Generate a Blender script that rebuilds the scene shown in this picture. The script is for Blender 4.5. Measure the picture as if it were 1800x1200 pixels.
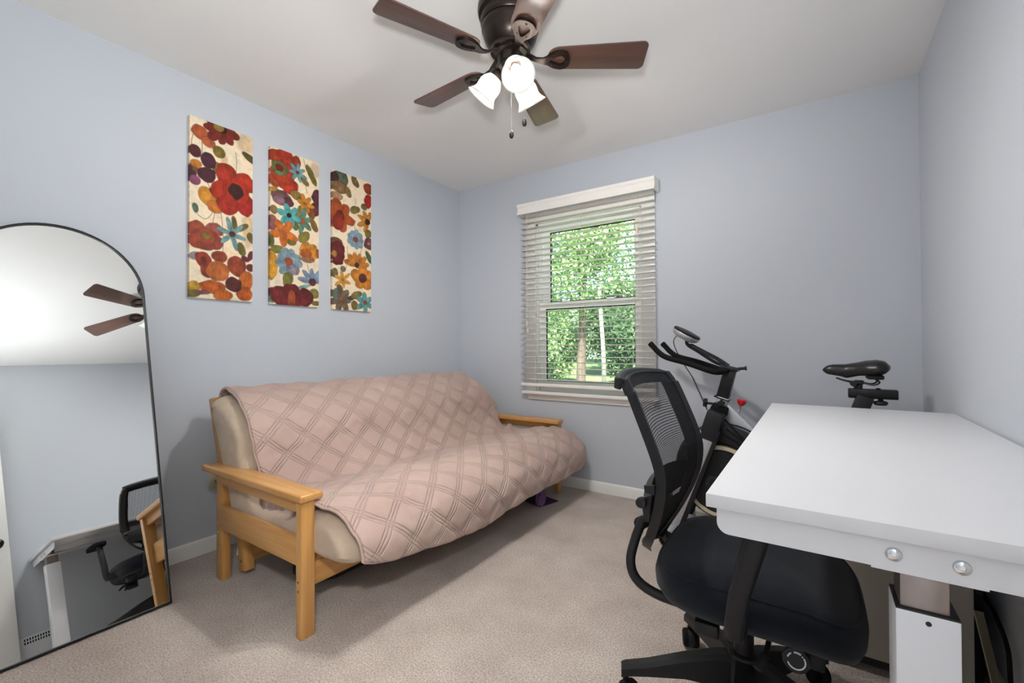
import bpy, bmesh, math, random
import numpy as np
from mathutils import Vector, Matrix, noise as mnoise

scene = bpy.context.scene
for o in list(bpy.data.objects):
    bpy.data.objects.remove(o)
random.seed(7)
PI = math.pi
XL, XR, YB, YF, H = -2.62, 0.45, 3.05, -0.05, 2.44      # room planes (metres)
HC = 1.06                                                # camera height


def srgb(r, g, b):
    def c(x):
        x /= 255.0
        return x / 12.92 if x <= 0.04045 else ((x + 0.055) / 1.055) ** 2.4
    return (c(r), c(g), c(b), 1.0)


# ------------------------------------------------------------------ camera
cam_d = bpy.data.cameras.new('camera')
cam = bpy.data.objects.new('camera', cam_d)
scene.collection.objects.link(cam)
cam_d.sensor_width = 36.0
cam_d.sensor_fit = 'HORIZONTAL'
cam_d.lens = 787.16 / 1800.0 * 36.0
cam_d.clip_start = 0.02
yaw, pitch, roll = 0.594775, 0.0102148, -0.00417134
fw = Vector((-math.sin(yaw), math.cos(yaw), 0))
rt = Vector((math.cos(yaw), math.sin(yaw), 0))
up = Vector((0, 0, 1))
f2 = fw * math.cos(pitch) + up * math.sin(pitch)
u2 = up * math.cos(pitch) - fw * math.sin(pitch)
r3 = rt * math.cos(roll) + u2 * math.sin(roll)
u3 = u2 * math.cos(roll) - rt * math.sin(roll)
Mc = Matrix((r3, u3, -f2)).transposed().to_4x4()
Mc.translation = Vector((0, 0, HC))
cam.matrix_world = Mc
scene.camera = cam

# ------------------------------------------------------------------ world, sun, exposure
vs = scene.view_settings
vs.view_transform = 'Standard'
vs.look = 'None'
vs.gamma = 1.0
vs.use_curve_mapping = False
vs.exposure = 0.04

world = bpy.data.worlds.new('world')
scene.world = world
world.use_nodes = True
wn = world.node_tree.nodes
wl = world.node_tree.links
bg = wn['Background']
sky = wn.new('ShaderNodeTexSky')
sky.sky_type = 'HOSEK_WILKIE'
sky.sun_direction = (0.3, -0.65, 0.7)
sky.turbidity = 4.0
wl.new(sky.outputs['Color'], bg.inputs['Color'])
bg.inputs['Strength'].default_value = 20.0

sun_d = bpy.data.lights.new('sun', 'SUN')
sun_d.energy = 42.0
sun_d.angle = 0.03
sun_d.color = (1.0, 0.96, 0.88)
sun = bpy.data.objects.new('sun', sun_d)
scene.collection.objects.link(sun)
sun.rotation_euler = Vector((-0.35, 0.62, -0.75)).to_track_quat('-Z', 'Y').to_euler()

# camera flash in the doorway, aimed at the ceiling (bounce light)
fl_d = bpy.data.lights.new('flash', 'SPOT')
fl_d.energy = 115.0
fl_d.spot_size = math.radians(130)
fl_d.spot_blend = 1.0
fl_d.shadow_soft_size = 0.05
fl_d.color = (0.93, 0.97, 1.0)
fl = bpy.data.objects.new('flash', fl_d)
scene.collection.objects.link(fl)
fl.location = (-0.02, 0.0, 1.25)
fl.rotation_euler = (Vector((-1.0, 0.75, 2.44)) - fl.location).to_track_quat('-Z', 'Y').to_euler()

# unseen fill light added beyond the doorway, brightens the left wall and floor
hl_d = bpy.data.lights.new('hall_fill_light', 'AREA')
hl_d.energy = 75.0
hl_d.shape = 'DISK'
hl_d.size = 0.32
hl_d.color = (1.0, 0.97, 0.94)
hl = bpy.data.objects.new('hall_fill_light', hl_d)
scene.collection.objects.link(hl)
hl.location = (0.95, -0.72, 2.37)

BULB_POWER = 29.5


# ------------------------------------------------------------------ helpers
COL = scene.collection
ORG = {}


def V(*a):
    return Vector(a)


class MB:
    """collects geometry in world coordinates; build() links it as ONE mesh object"""

    def __init__(s):
        s.v = []
        s.f = []

    def add(s, vs, fs):
        o = len(s.v)
        s.v += [tuple(x) for x in vs]
        s.f += [tuple(i + o for i in q) for q in fs]
        return s

    def box(s, x0, x1, y0, y1, z0, z1, M=None):
        vs = [V(x, y, z) for x in (x0, x1) for y in (y0, y1) for z in (z0, z1)]
        if M is not None:
            vs = [M @ p for p in vs]
        return s.add(vs, [(0, 1, 3, 2), (4, 6, 7, 5), (0, 4, 5, 1), (2, 3, 7, 6), (0, 2, 6, 4), (1, 5, 7, 3)])

    def loft(s, rings, cap0=True, cap1=True):
        n = len(rings[0])
        vs = [p for r in rings for p in r]
        fs = []
        for i in range(len(rings) - 1):
            for j in range(n):
                k = (j + 1) % n
                fs.append((i * n + j, i * n + k, (i + 1) * n + k, (i + 1) * n + j))
        if cap0:
            fs.append(tuple(range(n - 1, -1, -1)))
        if cap1:
            b = (len(rings) - 1) * n
            fs.append(tuple(range(b, b + n)))
        return s.add(vs, fs)

    def tube(s, path, r, seg=12, cap=True, flat=1.0):
        P = [Vector(p) for p in path]
        n = len(P)
        R = [r] * n if not hasattr(r, '__len__') else list(r)
        T = []
        for i in range(n):
            t = P[min(i + 1, n - 1)] - P[max(i - 1, 0)]
            T.append(t.normalized())
        ref = V(0, 0, 1) if abs(T[0].z) < 0.9 else V(0, 1, 0)
        nrm = (ref - T[0] * ref.dot(T[0])).normalized()
        rings = []
        for i in range(n):
            nrm = (nrm - T[i] * nrm.dot(T[i])).normalized()
            b = T[i].cross(nrm)
            rings.append([P[i] + (nrm * math.cos(a) * flat + b * math.sin(a)) * R[i]
                          for a in [2 * PI * j / seg for j in range(seg)]])
        return s.loft(rings, cap, cap)

    def lathe(s, prof, c=(0, 0, 0), axis=(0, 0, 1), seg=32, cap=True):
        c = Vector(c)
        ax = Vector(axis).normalized()
        ref = V(1, 0, 0) if abs(ax.x) < 0.9 else V(0, 1, 0)
        e1 = (ref - ax * ref.dot(ax)).normalized()
        e2 = ax.cross(e1)
        rings = [[c + ax * h + (e1 * math.cos(a) + e2 * math.sin(a)) * r for a in [2 * PI * j / seg for j in range(seg)]]
                 for r, h in prof]
        return s.loft(rings, cap, cap)

    def prism(s, poly, fa, fb):
        n = len(poly)
        return s.loft([[Vector(fa(*p)) for p in poly], [Vector(fb(*p)) for p in poly]])

    def grid(s, fn, nu, nv):
        vs = [fn(i / nu, j / nv) for i in range(nu + 1) for j in range(nv + 1)]
        fs = []
        for i in range(nu):
            for j in range(nv):
                a = i * (nv + 1) + j
                fs.append((a, a + 1, a + nv + 2, a + nv + 1))
        return s.add(vs, fs)

    def build(s, name, mat, parent=None, bevel=0.0, seg=2, sharp=38, loc=None, closed=True, label=None):
        org = ORG[parent.name] if parent is not None else (Vector(loc) if loc is not None else V(0, 0, 0))
        me = bpy.data.meshes.new(name)
        me.from_pydata([Vector(p) - org for p in s.v], [], s.f)
        bm = bmesh.new()
        bm.from_mesh(me)
        if closed:
            bmesh.ops.recalc_face_normals(bm, faces=bm.faces)
        if bevel > 0:
            ed = [e for e in bm.edges if len(e.link_faces) == 2 and e.calc_face_angle(0) > math.radians(30)]
            bmesh.ops.bevel(bm, geom=ed, offset=bevel, segments=seg, profile=0.5, affect='EDGES', clamp_overlap=True)
        lim = math.radians(sharp)
        for f in bm.faces:
            f.smooth = True
        for e in bm.edges:
            e.smooth = not (len(e.link_faces) == 2 and e.calc_face_angle(0) > lim)
        bm.to_mesh(me)
        bm.free()
        ob = bpy.data.objects.new(name, me)
        COL.objects.link(ob)
        if mat is not None:
            me.materials.append(mat)
        if parent is not None:
            ob.parent = parent
        else:
            ob.location = org
        ORG[ob.name] = org
        if label:
            ob['label'] = label
        return ob


def thing(name, label, cat, loc, group=None, kind=None):
    o = bpy.data.objects.new(name, None)
    o.empty_display_size = 0.05
    COL.objects.link(o)
    o.location = loc
    ORG[o.name] = Vector(loc)
    return tag(o, label, cat, group, kind)


def tag(o, label, cat, group=None, kind=None):
    o['label'] = label
    o['category'] = cat
    if group:
        o['group'] = group
    if kind:
        o['kind'] = kind
    return o


def box(x0, x1, y0, y1, z0, z1, M=None):
    return MB().box(x0, x1, y0, y1, z0, z1, M)


def bezier(pts, n=8):
    """Catmull-Rom through points"""
    P = [Vector(p) for p in pts]
    out = []
    for i in range(len(P) - 1):
        p0 = P[max(i - 1, 0)]
        p1, p2 = P[i], P[i + 1]
        p3 = P[min(i + 2, len(P) - 1)]
        for k in range(n):
            t = k / n
            out.append(0.5 * ((2 * p1) + (p2 - p0) * t + (2 * p0 - 5 * p1 + 4 * p2 - p3) * t * t
                              + (3 * p1 - p0 - 3 * p2 + p3) * t ** 3))
    out.append(P[-1])
    return out


def smooth(a, b, x):
    t = max(0.0, min(1.0, (x - a) / (b - a)))
    return t * t * (3 - 2 * t)


def interp(x, xs, ys):
    return float(np.interp(x, xs, ys))


# ------------------------------------------------------------------ materials
def newmat(name):
    m = bpy.data.materials.new(name)
    m.use_nodes = True
    nt = m.node_tree
    return m, nt, nt.nodes['Principled BSDF']


def N(nt, typ, **kw):
    n = nt.nodes.new(typ)
    for k, v in kw.items():
        if k.startswith('i_'):
            n.inputs[k[2:].replace('_', ' ')].default_value = v
        else:
            setattr(n, k, v)
    return n


def mathn(nt, op, a, b=None, c=None):
    n = nt.nodes.new('ShaderNodeMath')
    n.operation = op
    for i, x in enumerate((a, b, c)):
        if x is None:
            continue
        if isinstance(x, (int, float)):
            n.inputs[i].default_value = x
        else:
            nt.links.new(x, n.inputs[i])
    return n.outputs[0]


def mat(name, col, rough=0.5, metal=0.0, spec=0.5, var=0.0, vscale=8.0, bump=0.0, bscale=200.0, bdist=0.002,
        coat=0.0, stretch=(1, 1, 1), sheen=0.0, col2=None, detail=3.0):
    m, nt, p = newmat(name)
    c = srgb(*col)
    p.inputs['Base Color'].default_value = c
    p.inputs['Roughness'].default_value = rough
    p.inputs['Metallic'].default_value = metal
    p.inputs['Specular IOR Level'].default_value = spec
    p.inputs['Coat Weight'].default_value = coat
    p.inputs['Coat Roughness'].default_value = 0.15
    if sheen:
        p.inputs['Sheen Weight'].default_value = sheen
        p.inputs['Sheen Roughness'].default_value = 0.6
    tc = N(nt, 'ShaderNodeTexCoord')
    mp = N(nt, 'ShaderNodeMapping')
    mp.inputs['Scale'].default_value = stretch
    nt.links.new(tc.outputs['Object'], mp.inputs['Vector'])
    if var or col2:
        nz = N(nt, 'ShaderNodeTexNoise')
        nz.inputs['Scale'].default_value = vscale
        nz.inputs['Detail'].default_value = detail
        nt.links.new(mp.outputs['Vector'], nz.inputs['Vector'])
        rp = N(nt, 'ShaderNodeValToRGB')
        rp.color_ramp.elements[0].position = 0.3
        rp.color_ramp.elements[1].position = 0.7
        if col2:
            rp.color_ramp.elements[0].color = srgb(*col2)
            rp.color_ramp.elements[1].color = c
        else:
            rp.color_ramp.elements[0].color = tuple(x * (1 - var) for x in c[:3]) + (1,)
            rp.color_ramp.elements[1].color = tuple(min(1, x * (1 + var)) for x in c[:3]) + (1,)
        nt.links.new(nz.outputs['Fac'], rp.inputs['Fac'])
        nt.links.new(rp.outputs['Color'], p.inputs['Base Color'])
    if bump:
        nb = N(nt, 'ShaderNodeTexNoise')
        nb.inputs['Scale'].default_value = bscale
        nb.inputs['Detail'].default_value = 2.0
        nt.links.new(mp.outputs['Vector'], nb.inputs['Vector'])
        b = N(nt, 'ShaderNodeBump')
        b.inputs['Strength'].default_value = bump
        b.inputs['Distance'].default_value = bdist
        nt.links.new(nb.outputs['Fac'], b.inputs['Height'])
        nt.links.new(b.outputs['Normal'], p.inputs['Normal'])
    return m


def wood(name, c1, c2, axis, rough=0.38, coat=0.25, sc=9.0, long=0.06):
    st = [1.0, 1.0, 1.0]
    st[axis] = long
    m = mat(name, c1, rough=rough, coat=coat, col2=c2, vscale=sc * 4, stretch=st, detail=6.0, bump=0.08, bscale=90, bdist=0.001)
    return m


M = {}
M['wall'] = mat('wall_paint', (200, 205, 212), rough=0.62, spec=0.25, bump=0.10, bscale=160, bdist=0.0015, var=0.012, vscale=1.2)
M['ceil'] = mat('ceiling_paint', (240, 238, 236), rough=0.85, spec=0.1, bump=0.06, bscale=90, bdist=0.002, var=0.012, vscale=2.0)
M['trim'] = mat('white_trim_paint', (242, 241, 236), rough=0.35, var=0.02, vscale=6)
M['door'] = mat('door_paint', (232, 232, 230), rough=0.35)
M['dark'] = mat('dark_bronze', (52, 44, 40), rough=0.32, metal=0.75, var=0.15, vscale=20)
M['blackm'] = mat('black_powder_metal', (20, 20, 22), rough=0.42, spec=0.4)
M['blackp'] = mat('black_plastic', (24, 25, 28), rough=0.5, spec=0.4, bump=0.05, bscale=400, bdist=0.0005)
M['rubber'] = mat('black_rubber', (14, 14, 15), rough=0.7, spec=0.2)
M['seatfab'] = mat('black_seat_fabric', (19, 24, 32), rough=0.95, spec=0.1, sheen=0.12, bump=0.25, bscale=700, bdist=0.001, var=0.2, vscale=300)
M['white'] = mat('white_laminate', (222, 223, 226), rough=0.42, var=0.01, vscale=3)
M['whitem'] = mat('white_powder_metal', (226, 228, 232), rough=0.4)
M['zinc'] = mat('zinc_steel', (150, 138, 132), rough=0.32, metal=0.9, var=0.18, vscale=14, stretch=(1, 1, 0.3))
M['chrome'] = mat('chrome', (205, 208, 212), rough=0.12, metal=1.0)
M['silver'] = mat('silver_paint', (186, 188, 192), rough=0.34, metal=0.45)
M['pine_x'] = wood('honey_pine_x', (214, 164, 98), (194, 138, 74), 0)
M['pine_y'] = wood('honey_pine_y', (214, 164, 98), (194, 138, 74), 1)
M['pine_z'] = wood('honey_pine_z', (214, 164, 98), (194, 138, 74), 2)
M['mattress'] = mat('beige_twill', (192, 172, 150), rough=0.9, spec=0.15, sheen=0.2, var=0.06, vscale=14, bump=0.45, bscale=16, bdist=0.02)
M['cream'] = mat('cream_plastic', (214, 204, 176), rough=0.4)
M['blind'] = mat('faux_wood_blind', (248, 245, 238), rough=0.45, var=0.02, vscale=20, stretch=(0.1, 1, 1))
def blind_mat():
    m = mat('faux_wood_slat', (248, 245, 238), rough=0.45)
    nt = m.node_tree
    p = nt.nodes['Principled BSDF']
    t = N(nt, 'ShaderNodeBsdfTranslucent')
    t.inputs['Color'].default_value = srgb(250, 244, 232)
    mx = N(nt, 'ShaderNodeMixShader')
    mx.inputs[0].default_value = 0.3
    nt.links.new(p.outputs[0], mx.inputs[1])
    nt.links.new(t.outputs[0], mx.inputs[2])
    nt.links.new(mx.outputs[0], nt.nodes['Material Output'].inputs[0])
    return m


M['slat'] = blind_mat()
M['vinyl'] = mat('white_vinyl', (247, 247, 246), rough=0.35)
M['cord'] = mat('cream_cord', (226, 214, 190), rough=0.8)
M['taupe'] = mat('taupe_steel', (176, 168, 156), rough=0.45)
M['red'] = mat('red_plastic', (196, 24, 30), rough=0.3, coat=0.3)
M['leather'] = mat('black_saddle_vinyl', (22, 21, 22), rough=0.33, spec=0.5, bump=0.1, bscale=500, bdist=0.0006)
M['mat_out'] = mat('purple_foam_dark', (44, 26, 66), rough=0.8, bump=0.2, bscale=300)
M['mat_in'] = mat('purple_foam', (168, 120, 176), rough=0.8, bump=0.2, bscale=300)
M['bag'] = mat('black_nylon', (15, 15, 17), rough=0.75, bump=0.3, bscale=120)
M['bark'] = mat('grey_bark', (96, 84, 72), rough=0.9, var=0.3, vscale=12, stretch=(1, 1, 0.2), bump=0.6, bscale=30, bdist=0.02)
M['palebark'] = mat('pale_bark', (196, 184, 172), rough=0.85, var=0.15, vscale=10, bump=0.4, bscale=30, bdist=0.01)


def carpet_mat():
    m, nt, p = newmat('beige_carpet')
    p.inputs['Roughness'].default_value = 0.95
    p.inputs['Specular IOR Level'].default_value = 0.08
    p.inputs['Sheen Weight'].default_value = 0.25
    tc = N(nt, 'ShaderNodeTexCoord')
    big = N(nt, 'ShaderNodeTexNoise')
    big.inputs['Scale'].default_value = 2.6
    big.inputs['Detail'].default_value = 4.0
    big.inputs['Roughness'].default_value = 0.6
    nt.links.new(tc.outputs['Object'], big.inputs['Vector'])
    r1 = N(nt, 'ShaderNodeValToRGB')
    r1.color_ramp.elements[0].position = 0.32
    r1.color_ramp.elements[0].color = srgb(176, 163, 153)
    r1.color_ramp.elements[1].position = 0.68
    r1.color_ramp.elements[1].color = srgb(206, 194, 184)
    nt.links.new(big.outputs['Fac'], r1.inputs['Fac'])
    fine = N(nt, 'ShaderNodeTexNoise')
    fine.inputs['Scale'].default_value = 165.0
    fine.inputs['Detail'].default_value = 3.0
    nt.links.new(tc.outputs['Object'], fine.inputs['Vector'])
    r2 = N(nt, 'ShaderNodeValToRGB')
    r2.color_ramp.elements[0].position = 0.3
    r2.color_ramp.elements[0].color = (0.58, 0.57, 0.56, 1)
    r2.color_ramp.elements[1].position = 0.68
    r2.color_ramp.elements[1].color = (1.24, 1.24, 1.23, 1)
    nt.links.new(fine.outputs['Fac'], r2.inputs['Fac'])
    mx = N(nt, 'ShaderNodeMix', data_type='RGBA', blend_type='MULTIPLY')
    mx.inputs[0].default_value = 1.0
    nt.links.new(r1.outputs['Color'], mx.inputs[6])
    nt.links.new(r2.outputs['Color'], mx.inputs[7])
    nt.links.new(mx.outputs[2], p.inputs['Base Color'])
    b = N(nt, 'ShaderNodeBump')
    b.inputs['Strength'].default_value = 0.7
    b.inputs['Distance'].default_value = 0.006
    nt.links.new(fine.outputs['Fac'], b.inputs['Height'])
    nt.links.new(b.outputs['Normal'], p.inputs['Normal'])
    return m


M['carpet'] = carpet_mat()


def quilt_mat():
    """stitched double-diamond relief: three lines every 15 cm in two diagonal directions (UV in metres)"""
    m, nt, p = newmat('dusty_rose_quilt')
    p.inputs['Roughness'].default_value = 0.85
    p.inputs['Specular IOR Level'].default_value = 0.15
    p.inputs['Sheen Weight'].default_value = 0.2
    uv = N(nt, 'ShaderNodeUVMap')
    uv.uv_map = 'UVMap'
    nz0 = N(nt, 'ShaderNodeTexNoise')
    nz0.inputs['Scale'].default_value = 7.0
    nt.links.new(uv.outputs['UV'], nz0.inputs['Vector'])
    sep = N(nt, 'ShaderNodeSeparateXYZ')
    nt.links.new(uv.outputs['UV'], sep.inputs[0])
    wob = mathn(nt, 'MULTIPLY', mathn(nt, 'SUBTRACT', nz0.outputs['Fac'], 0.5), 0.02)
    u = mathn(nt, 'ADD', sep.outputs['X'], wob)
    v = sep.outputs['Y']
    res = None
    PER = 0.125
    for sgn in (1, -1):
        a = mathn(nt, 'ADD', mathn(nt, 'MULTIPLY', u, 0.76), mathn(nt, 'MULTIPLY', v, 0.65 * sgn))
        a = mathn(nt, 'ADD', a, 10.0)
        d = mathn(nt, 'PINGPONG', a, PER / 2)
        d2 = mathn(nt, 'ABSOLUTE', mathn(nt, 'SUBTRACT', d, 0.014))
        dm = mathn(nt, 'MINIMUM', d, d2)
        res = dm if res is None else mathn(nt, 'MINIMUM', res, dm)
    hgt = mathn(nt, 'MINIMUM', mathn(nt, 'DIVIDE', res, 0.0055), 1.0)
    hgt = mathn(nt, 'POWER', hgt, 0.6)
    fine = N(nt, 'ShaderNodeTexNoise')
    fine.inputs['Scale'].default_value = 40.0
    fine.inputs['Detail'].default_value = 4.0
    nt.links.new(uv.outputs['UV'], fine.inputs['Vector'])
    tot = mathn(nt, 'ADD', hgt, mathn(nt, 'MULTIPLY', fine.outputs['Fac'], 0.8))
    b = N(nt, 'ShaderNodeBump')
    b.inputs['Strength'].default_value = 0.8
    b.inputs['Distance'].default_value = 0.005
    nt.links.new(tot, b.inputs['Height'])
    nt.links.new(b.outputs['Normal'], p.inputs['Normal'])
    nz = N(nt, 'ShaderNodeTexNoise')
    nz.inputs['Scale'].default_value = 3.0
    nt.links.new(uv.outputs['UV'], nz.inputs['Vector'])
    rp = N(nt, 'ShaderNodeValToRGB')
    rp.color_ramp.elements[0].position = 0.35
    rp.color_ramp.elements[0].color = srgb(181, 155, 145)
    rp.color_ramp.elements[1].position = 0.65
    rp.color_ramp.elements[1].color = srgb(191, 167, 155)
    nt.links.new(nz.outputs['Fac'], rp.inputs['Fac'])
    nt.links.new(rp.outputs['Color'], p.inputs['Base Color'])
    return m


M['quilt'] = quilt_mat()


def blade_mat():
    m = mat('walnut_blade', (96, 58, 42), rough=0.48, spec=0.8, col2=(64, 38, 28), vscale=26, stretch=(0.06, 1, 1), detail=6, coat=0.6)
    m.node_tree.nodes['Principled BSDF'].inputs['Coat Roughness'].default_value = 0.44
    return m


M['blade'] = blade_mat()


def frosted_mat():
    m = bpy.data.materials.new('frosted_lamp_glass')
    m.use_nodes = True
    nt = m.node_tree
    nt.nodes.clear()
    out = N(nt, 'ShaderNodeOutputMaterial')
    d = N(nt, 'ShaderNodeBsdfDiffuse')
    d.inputs['Color'].default_value = (0.9, 0.9, 0.9, 1)
    t = N(nt, 'ShaderNodeBsdfTranslucent')
    t.inputs['Color'].default_value = (0.95, 0.93, 0.9, 1)
    mx = N(nt, 'ShaderNodeMixShader')
    mx.inputs[0].default_value = 0.9
    nt.links.new(d.outputs[0], mx.inputs[1])
    nt.links.new(t.outputs[0], mx.inputs[2])
    g = N(nt, 'ShaderNodeBsdfGlossy')
    g.inputs['Roughness'].default_value = 0.2
    m2 = N(nt, 'ShaderNodeMixShader')
    m2.inputs[0].default_value = 0.05
    nt.links.new(mx.outputs[0], m2.inputs[1])
    nt.links.new(g.outputs[0], m2.inputs[2])
    nt.links.new(m2.outputs[0], out.inputs[0])
    return m


M['frost'] = frosted_mat()


def emit_mat(name, col, st):
    m = bpy.data.materials.new(name)
    m.use_nodes = True
    nt = m.node_tree
    nt.nodes.clear()
    out = N(nt, 'ShaderNodeOutputMaterial')
    e = N(nt, 'ShaderNodeEmission')
    e.inputs['Color'].default_value = col
    e.inputs['Strength'].default_value = st
    nt.links.new(e.outputs[0], out.inputs[0])
    return m


M['bulb'] = emit_mat('lit_bulb', (1.0, 0.9, 0.76, 1), 6.0)
M['hallfill'] = emit_mat('hall_fill_glow', (1.0, 0.94, 0.86, 1), 4.0)  # glow for the added hallway fill lamp


def glass_mat():
    m = bpy.data.materials.new('window_glass')
    m.use_nodes = True
    nt = m.node_tree
    nt.nodes.clear()
    out = N(nt, 'ShaderNodeOutputMaterial')
    t = N(nt, 'ShaderNodeBsdfTransparent')
    t.inputs['Color'].default_value = (0.96, 0.98, 0.97, 1)
    g = N(nt, 'ShaderNodeBsdfGlossy')
    g.inputs['Roughness'].default_value = 0.02
    fr = N(nt, 'ShaderNodeFresnel')
    fr.inputs['IOR'].default_value = 1.45
    mx = N(nt, 'ShaderNodeMixShader')
    nt.links.new(fr.outputs[0], mx.inputs[0])
    nt.links.new(t.outputs[0], mx.inputs[1])
    nt.links.new(g.outputs[0], mx.inputs[2])
    nt.links.new(mx.outputs[0], out.inputs[0])
    return m


M['glass'] = glass_mat()


def screen_mat():
    """insect screen over the lower sash: fine grey mesh, partly see-through"""
    m = bpy.data.materials.new('insect_screen')
    m.use_nodes = True
    nt = m.node_tree
    nt.nodes.clear()
    out = N(nt, 'ShaderNodeOutputMaterial')
    t = N(nt, 'ShaderNodeBsdfTransparent')
    d = N(nt, 'ShaderNodeBsdfDiffuse')
    d.inputs['Color'].default_value = srgb(120, 124, 124)
    mx = N(nt, 'ShaderNodeMixShader')
    mx.inputs[0].default_value = 0.22
    nt.links.new(t.outputs[0], mx.inputs[1])
    nt.links.new(d.outputs[0], mx.inputs[2])
    nt.links.new(mx.outputs[0], out.inputs[0])
    return m


M['screen'] = screen_mat()
M['mirror'] = mat('mirror_silver', (240, 243, 242), rough=0.0, metal=1.0)


def chair_mesh_mat():
    m, nt, p = newmat('black_chair_mesh')
    p.inputs['Base Color'].default_value = srgb(30, 31, 35)
    p.inputs['Roughness'].default_value = 0.6
    uv = N(nt, 'ShaderNodeUVMap')
    uv.uv_map = 'UVMap'
    sep = N(nt, 'ShaderNodeSeparateXYZ')
    nt.links.new(uv.outputs['UV'], sep.inputs[0])
    a = mathn(nt, 'PINGPONG', sep.outputs['Y'], 0.0022)      # vertical threads, pitch 4.4 mm
    b = mathn(nt, 'PINGPONG', sep.outputs['X'], 0.0022)
    hole = mathn(nt, 'MULTIPLY', mathn(nt, 'GREATER_THAN', a, 0.0010), mathn(nt, 'GREATER_THAN', b, 0.0007))
    tr = N(nt, 'ShaderNodeBsdfTransparent')
    mx = N(nt, 'ShaderNodeMixShader')
    nt.links.new(hole, mx.inputs[0])
    nt.links.new(p.outputs[0], mx.inputs[1])
    nt.links.new(tr.outputs[0], mx.inputs[2])
    nt.links.new(mx.outputs[0], nt.nodes['Material Output'].inputs[0])
    return m


M['mesh'] = chair_mesh_mat()


def leaf_mat(name, c1, c2):
    m = bpy.data.materials.new(name)
    m.use_nodes = True
    nt = m.node_tree
    nt.nodes.clear()
    out = N(nt, 'ShaderNodeOutputMaterial')
    geo = N(nt, 'ShaderNodeNewGeometry')
    rp = N(nt, 'ShaderNodeValToRGB')
    rp.color_ramp.elements[0].color = srgb(*c1)
    rp.color_ramp.elements[1].color = srgb(*c2)
    nt.links.new(geo.outputs['Random Per Island'], rp.inputs['Fac'])
    d = N(nt, 'ShaderNodeBsdfDiffuse')
    t = N(nt, 'ShaderNodeBsdfTranslucent')
    nt.links.new(rp.outputs['Color'], d.inputs['Color'])
    nt.links.new(rp.outputs['Color'], t.inputs['Color'])
    mx = N(nt, 'ShaderNodeMixShader')
    mx.inputs[0].default_value = 0.4
    nt.links.new(d.outputs[0], mx.inputs[1])
    nt.links.new(t.outputs[0], mx.inputs[2])
    nt.links.new(mx.outputs[0], out.inputs[0])
    return m


M['leafA'] = leaf_mat('leaf_mid_green', (84, 118, 72), (160, 184, 130))
M['leafB'] = leaf_mat('leaf_deep_green', (62, 92, 62), (122, 150, 108))
M['leafC'] = leaf_mat('leaf_yellow_green', (116, 148, 80), (190, 204, 136))
M['grass'] = mat('lawn', (124, 150, 92), rough=0.9, col2=(92, 120, 70), vscale=6, bump=0.5, bscale=60, bdist=0.03)

# ------------------------------------------------------------------ room shell
def structure(ob, label, cat):
    return tag(ob, label, cat, kind='structure')


structure(box(XL - 0.1, XR + 0.1, YF - 0.12, YB + 0.12, -0.1, 0.0).build('floor', M['carpet']), 'beige cut-pile carpet covering the whole bedroom floor', 'floor')
structure(box(XL - 0.1, XR + 0.1, YF - 0.12, YB + 0.12, H, H + 0.1).build('ceiling', M['ceil']), 'plain white painted ceiling carrying the fan', 'ceiling')
structure(box(XL - 0.1, XL, YF - 0.12, YB + 0.12, 0, H).build('wall_left', M['wall']), 'blue-grey painted wall with three floral canvases', 'wall')
structure(box(XR, XR + 0.1, YF - 0.12, YB + 0.12, 0, H).build('wall_right', M['wall']), 'blue-grey painted wall beside the white desk', 'wall')
WX0, WX1, WZ0, WZ1 = -1.828, -0.976, 0.705, 2.025        # window opening
w = MB()
w.box(XL, WX0, YB, YB + 0.12, 0, H).box(WX1, XR, YB, YB + 0.12, 0, H)
w.box(WX0, WX1, YB, YB + 0.12, 0, WZ0).box(WX0, WX1, YB, YB + 0.12, WZ1, H)
structure(w.build('wall_back', M['wall']), 'blue-grey painted wall with the window', 'wall')
DX0, DX1, DZ = -0.36, 0.41, 2.04                          # doorway opening in the front wall
w = MB()
w.box(XL, DX0, YF - 0.12, YF, 0, H).box(DX1, XR, YF - 0.12, YF, 0, H).box(DX0, DX1, YF - 0.12, YF, DZ, H)
structure(w.build('wall_front', M['wall']), 'blue-grey painted wall with the open doorway', 'wall')
# hallway stub behind the doorway
hy0, hy1 = -1.35, YF - 0.12
structure(box(-1.3, 1.3, hy0, hy1, -0.1, 0).build('floor_hallway', M['carpet']), 'beige carpet of the hallway beyond the doorway', 'floor')
structure(box(-1.3, 1.3, hy0, hy1, H, H + 0.1).build('ceiling_hallway', M['ceil']), 'white ceiling of the hallway beyond the doorway', 'ceiling')
w = MB()
w.box(-1.4, 1.4, hy0 - 0.1, hy0, 0, H).box(-1.4, -1.3, hy0, hy1, 0, H).box(1.3, 1.4, hy0, hy1, 0, H).box(XR + 0.1, 1.4, hy1, hy1 + 0.1, 0, H)
structure(w.build('wall_hallway', M['wall']), 'blue-grey walls of the hallway beyond the doorway', 'wall')
hfill = thing('hallway_fill_lamp', 'unseen round ceiling lamp added in the hallway as fill light', 'lamp', (0.95, -0.72, H))  # added fixture, out of view, goes with the hallway fill light
MB().lathe([(0.17, 0.0), (0.17, -0.02), (0.15, -0.025)], (0.95, -0.72, H)).build('fill_lamp_base', M['whitem'], hfill)
MB().lathe([(0.145, -0.02), (0.145, -0.035), (0.12, -0.05), (0.05, -0.058), (0.005, -0.06)], (0.95, -0.72, H)).build('fill_lamp_shade', M['hallfill'], hfill)

# baseboards: profile (offset from wall, height)
BP = [(0, 0), (0.014, 0), (0.014, 0.052), (0.011, 0.060), (0.010, 0.066), (0.005, 0.074), (0, 0.076)]


def baseboard(name, fa, fb, label):
    return structure(MB().prism(BP, fa, fb).build(name, M['trim']), label, 'baseboard')


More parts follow.
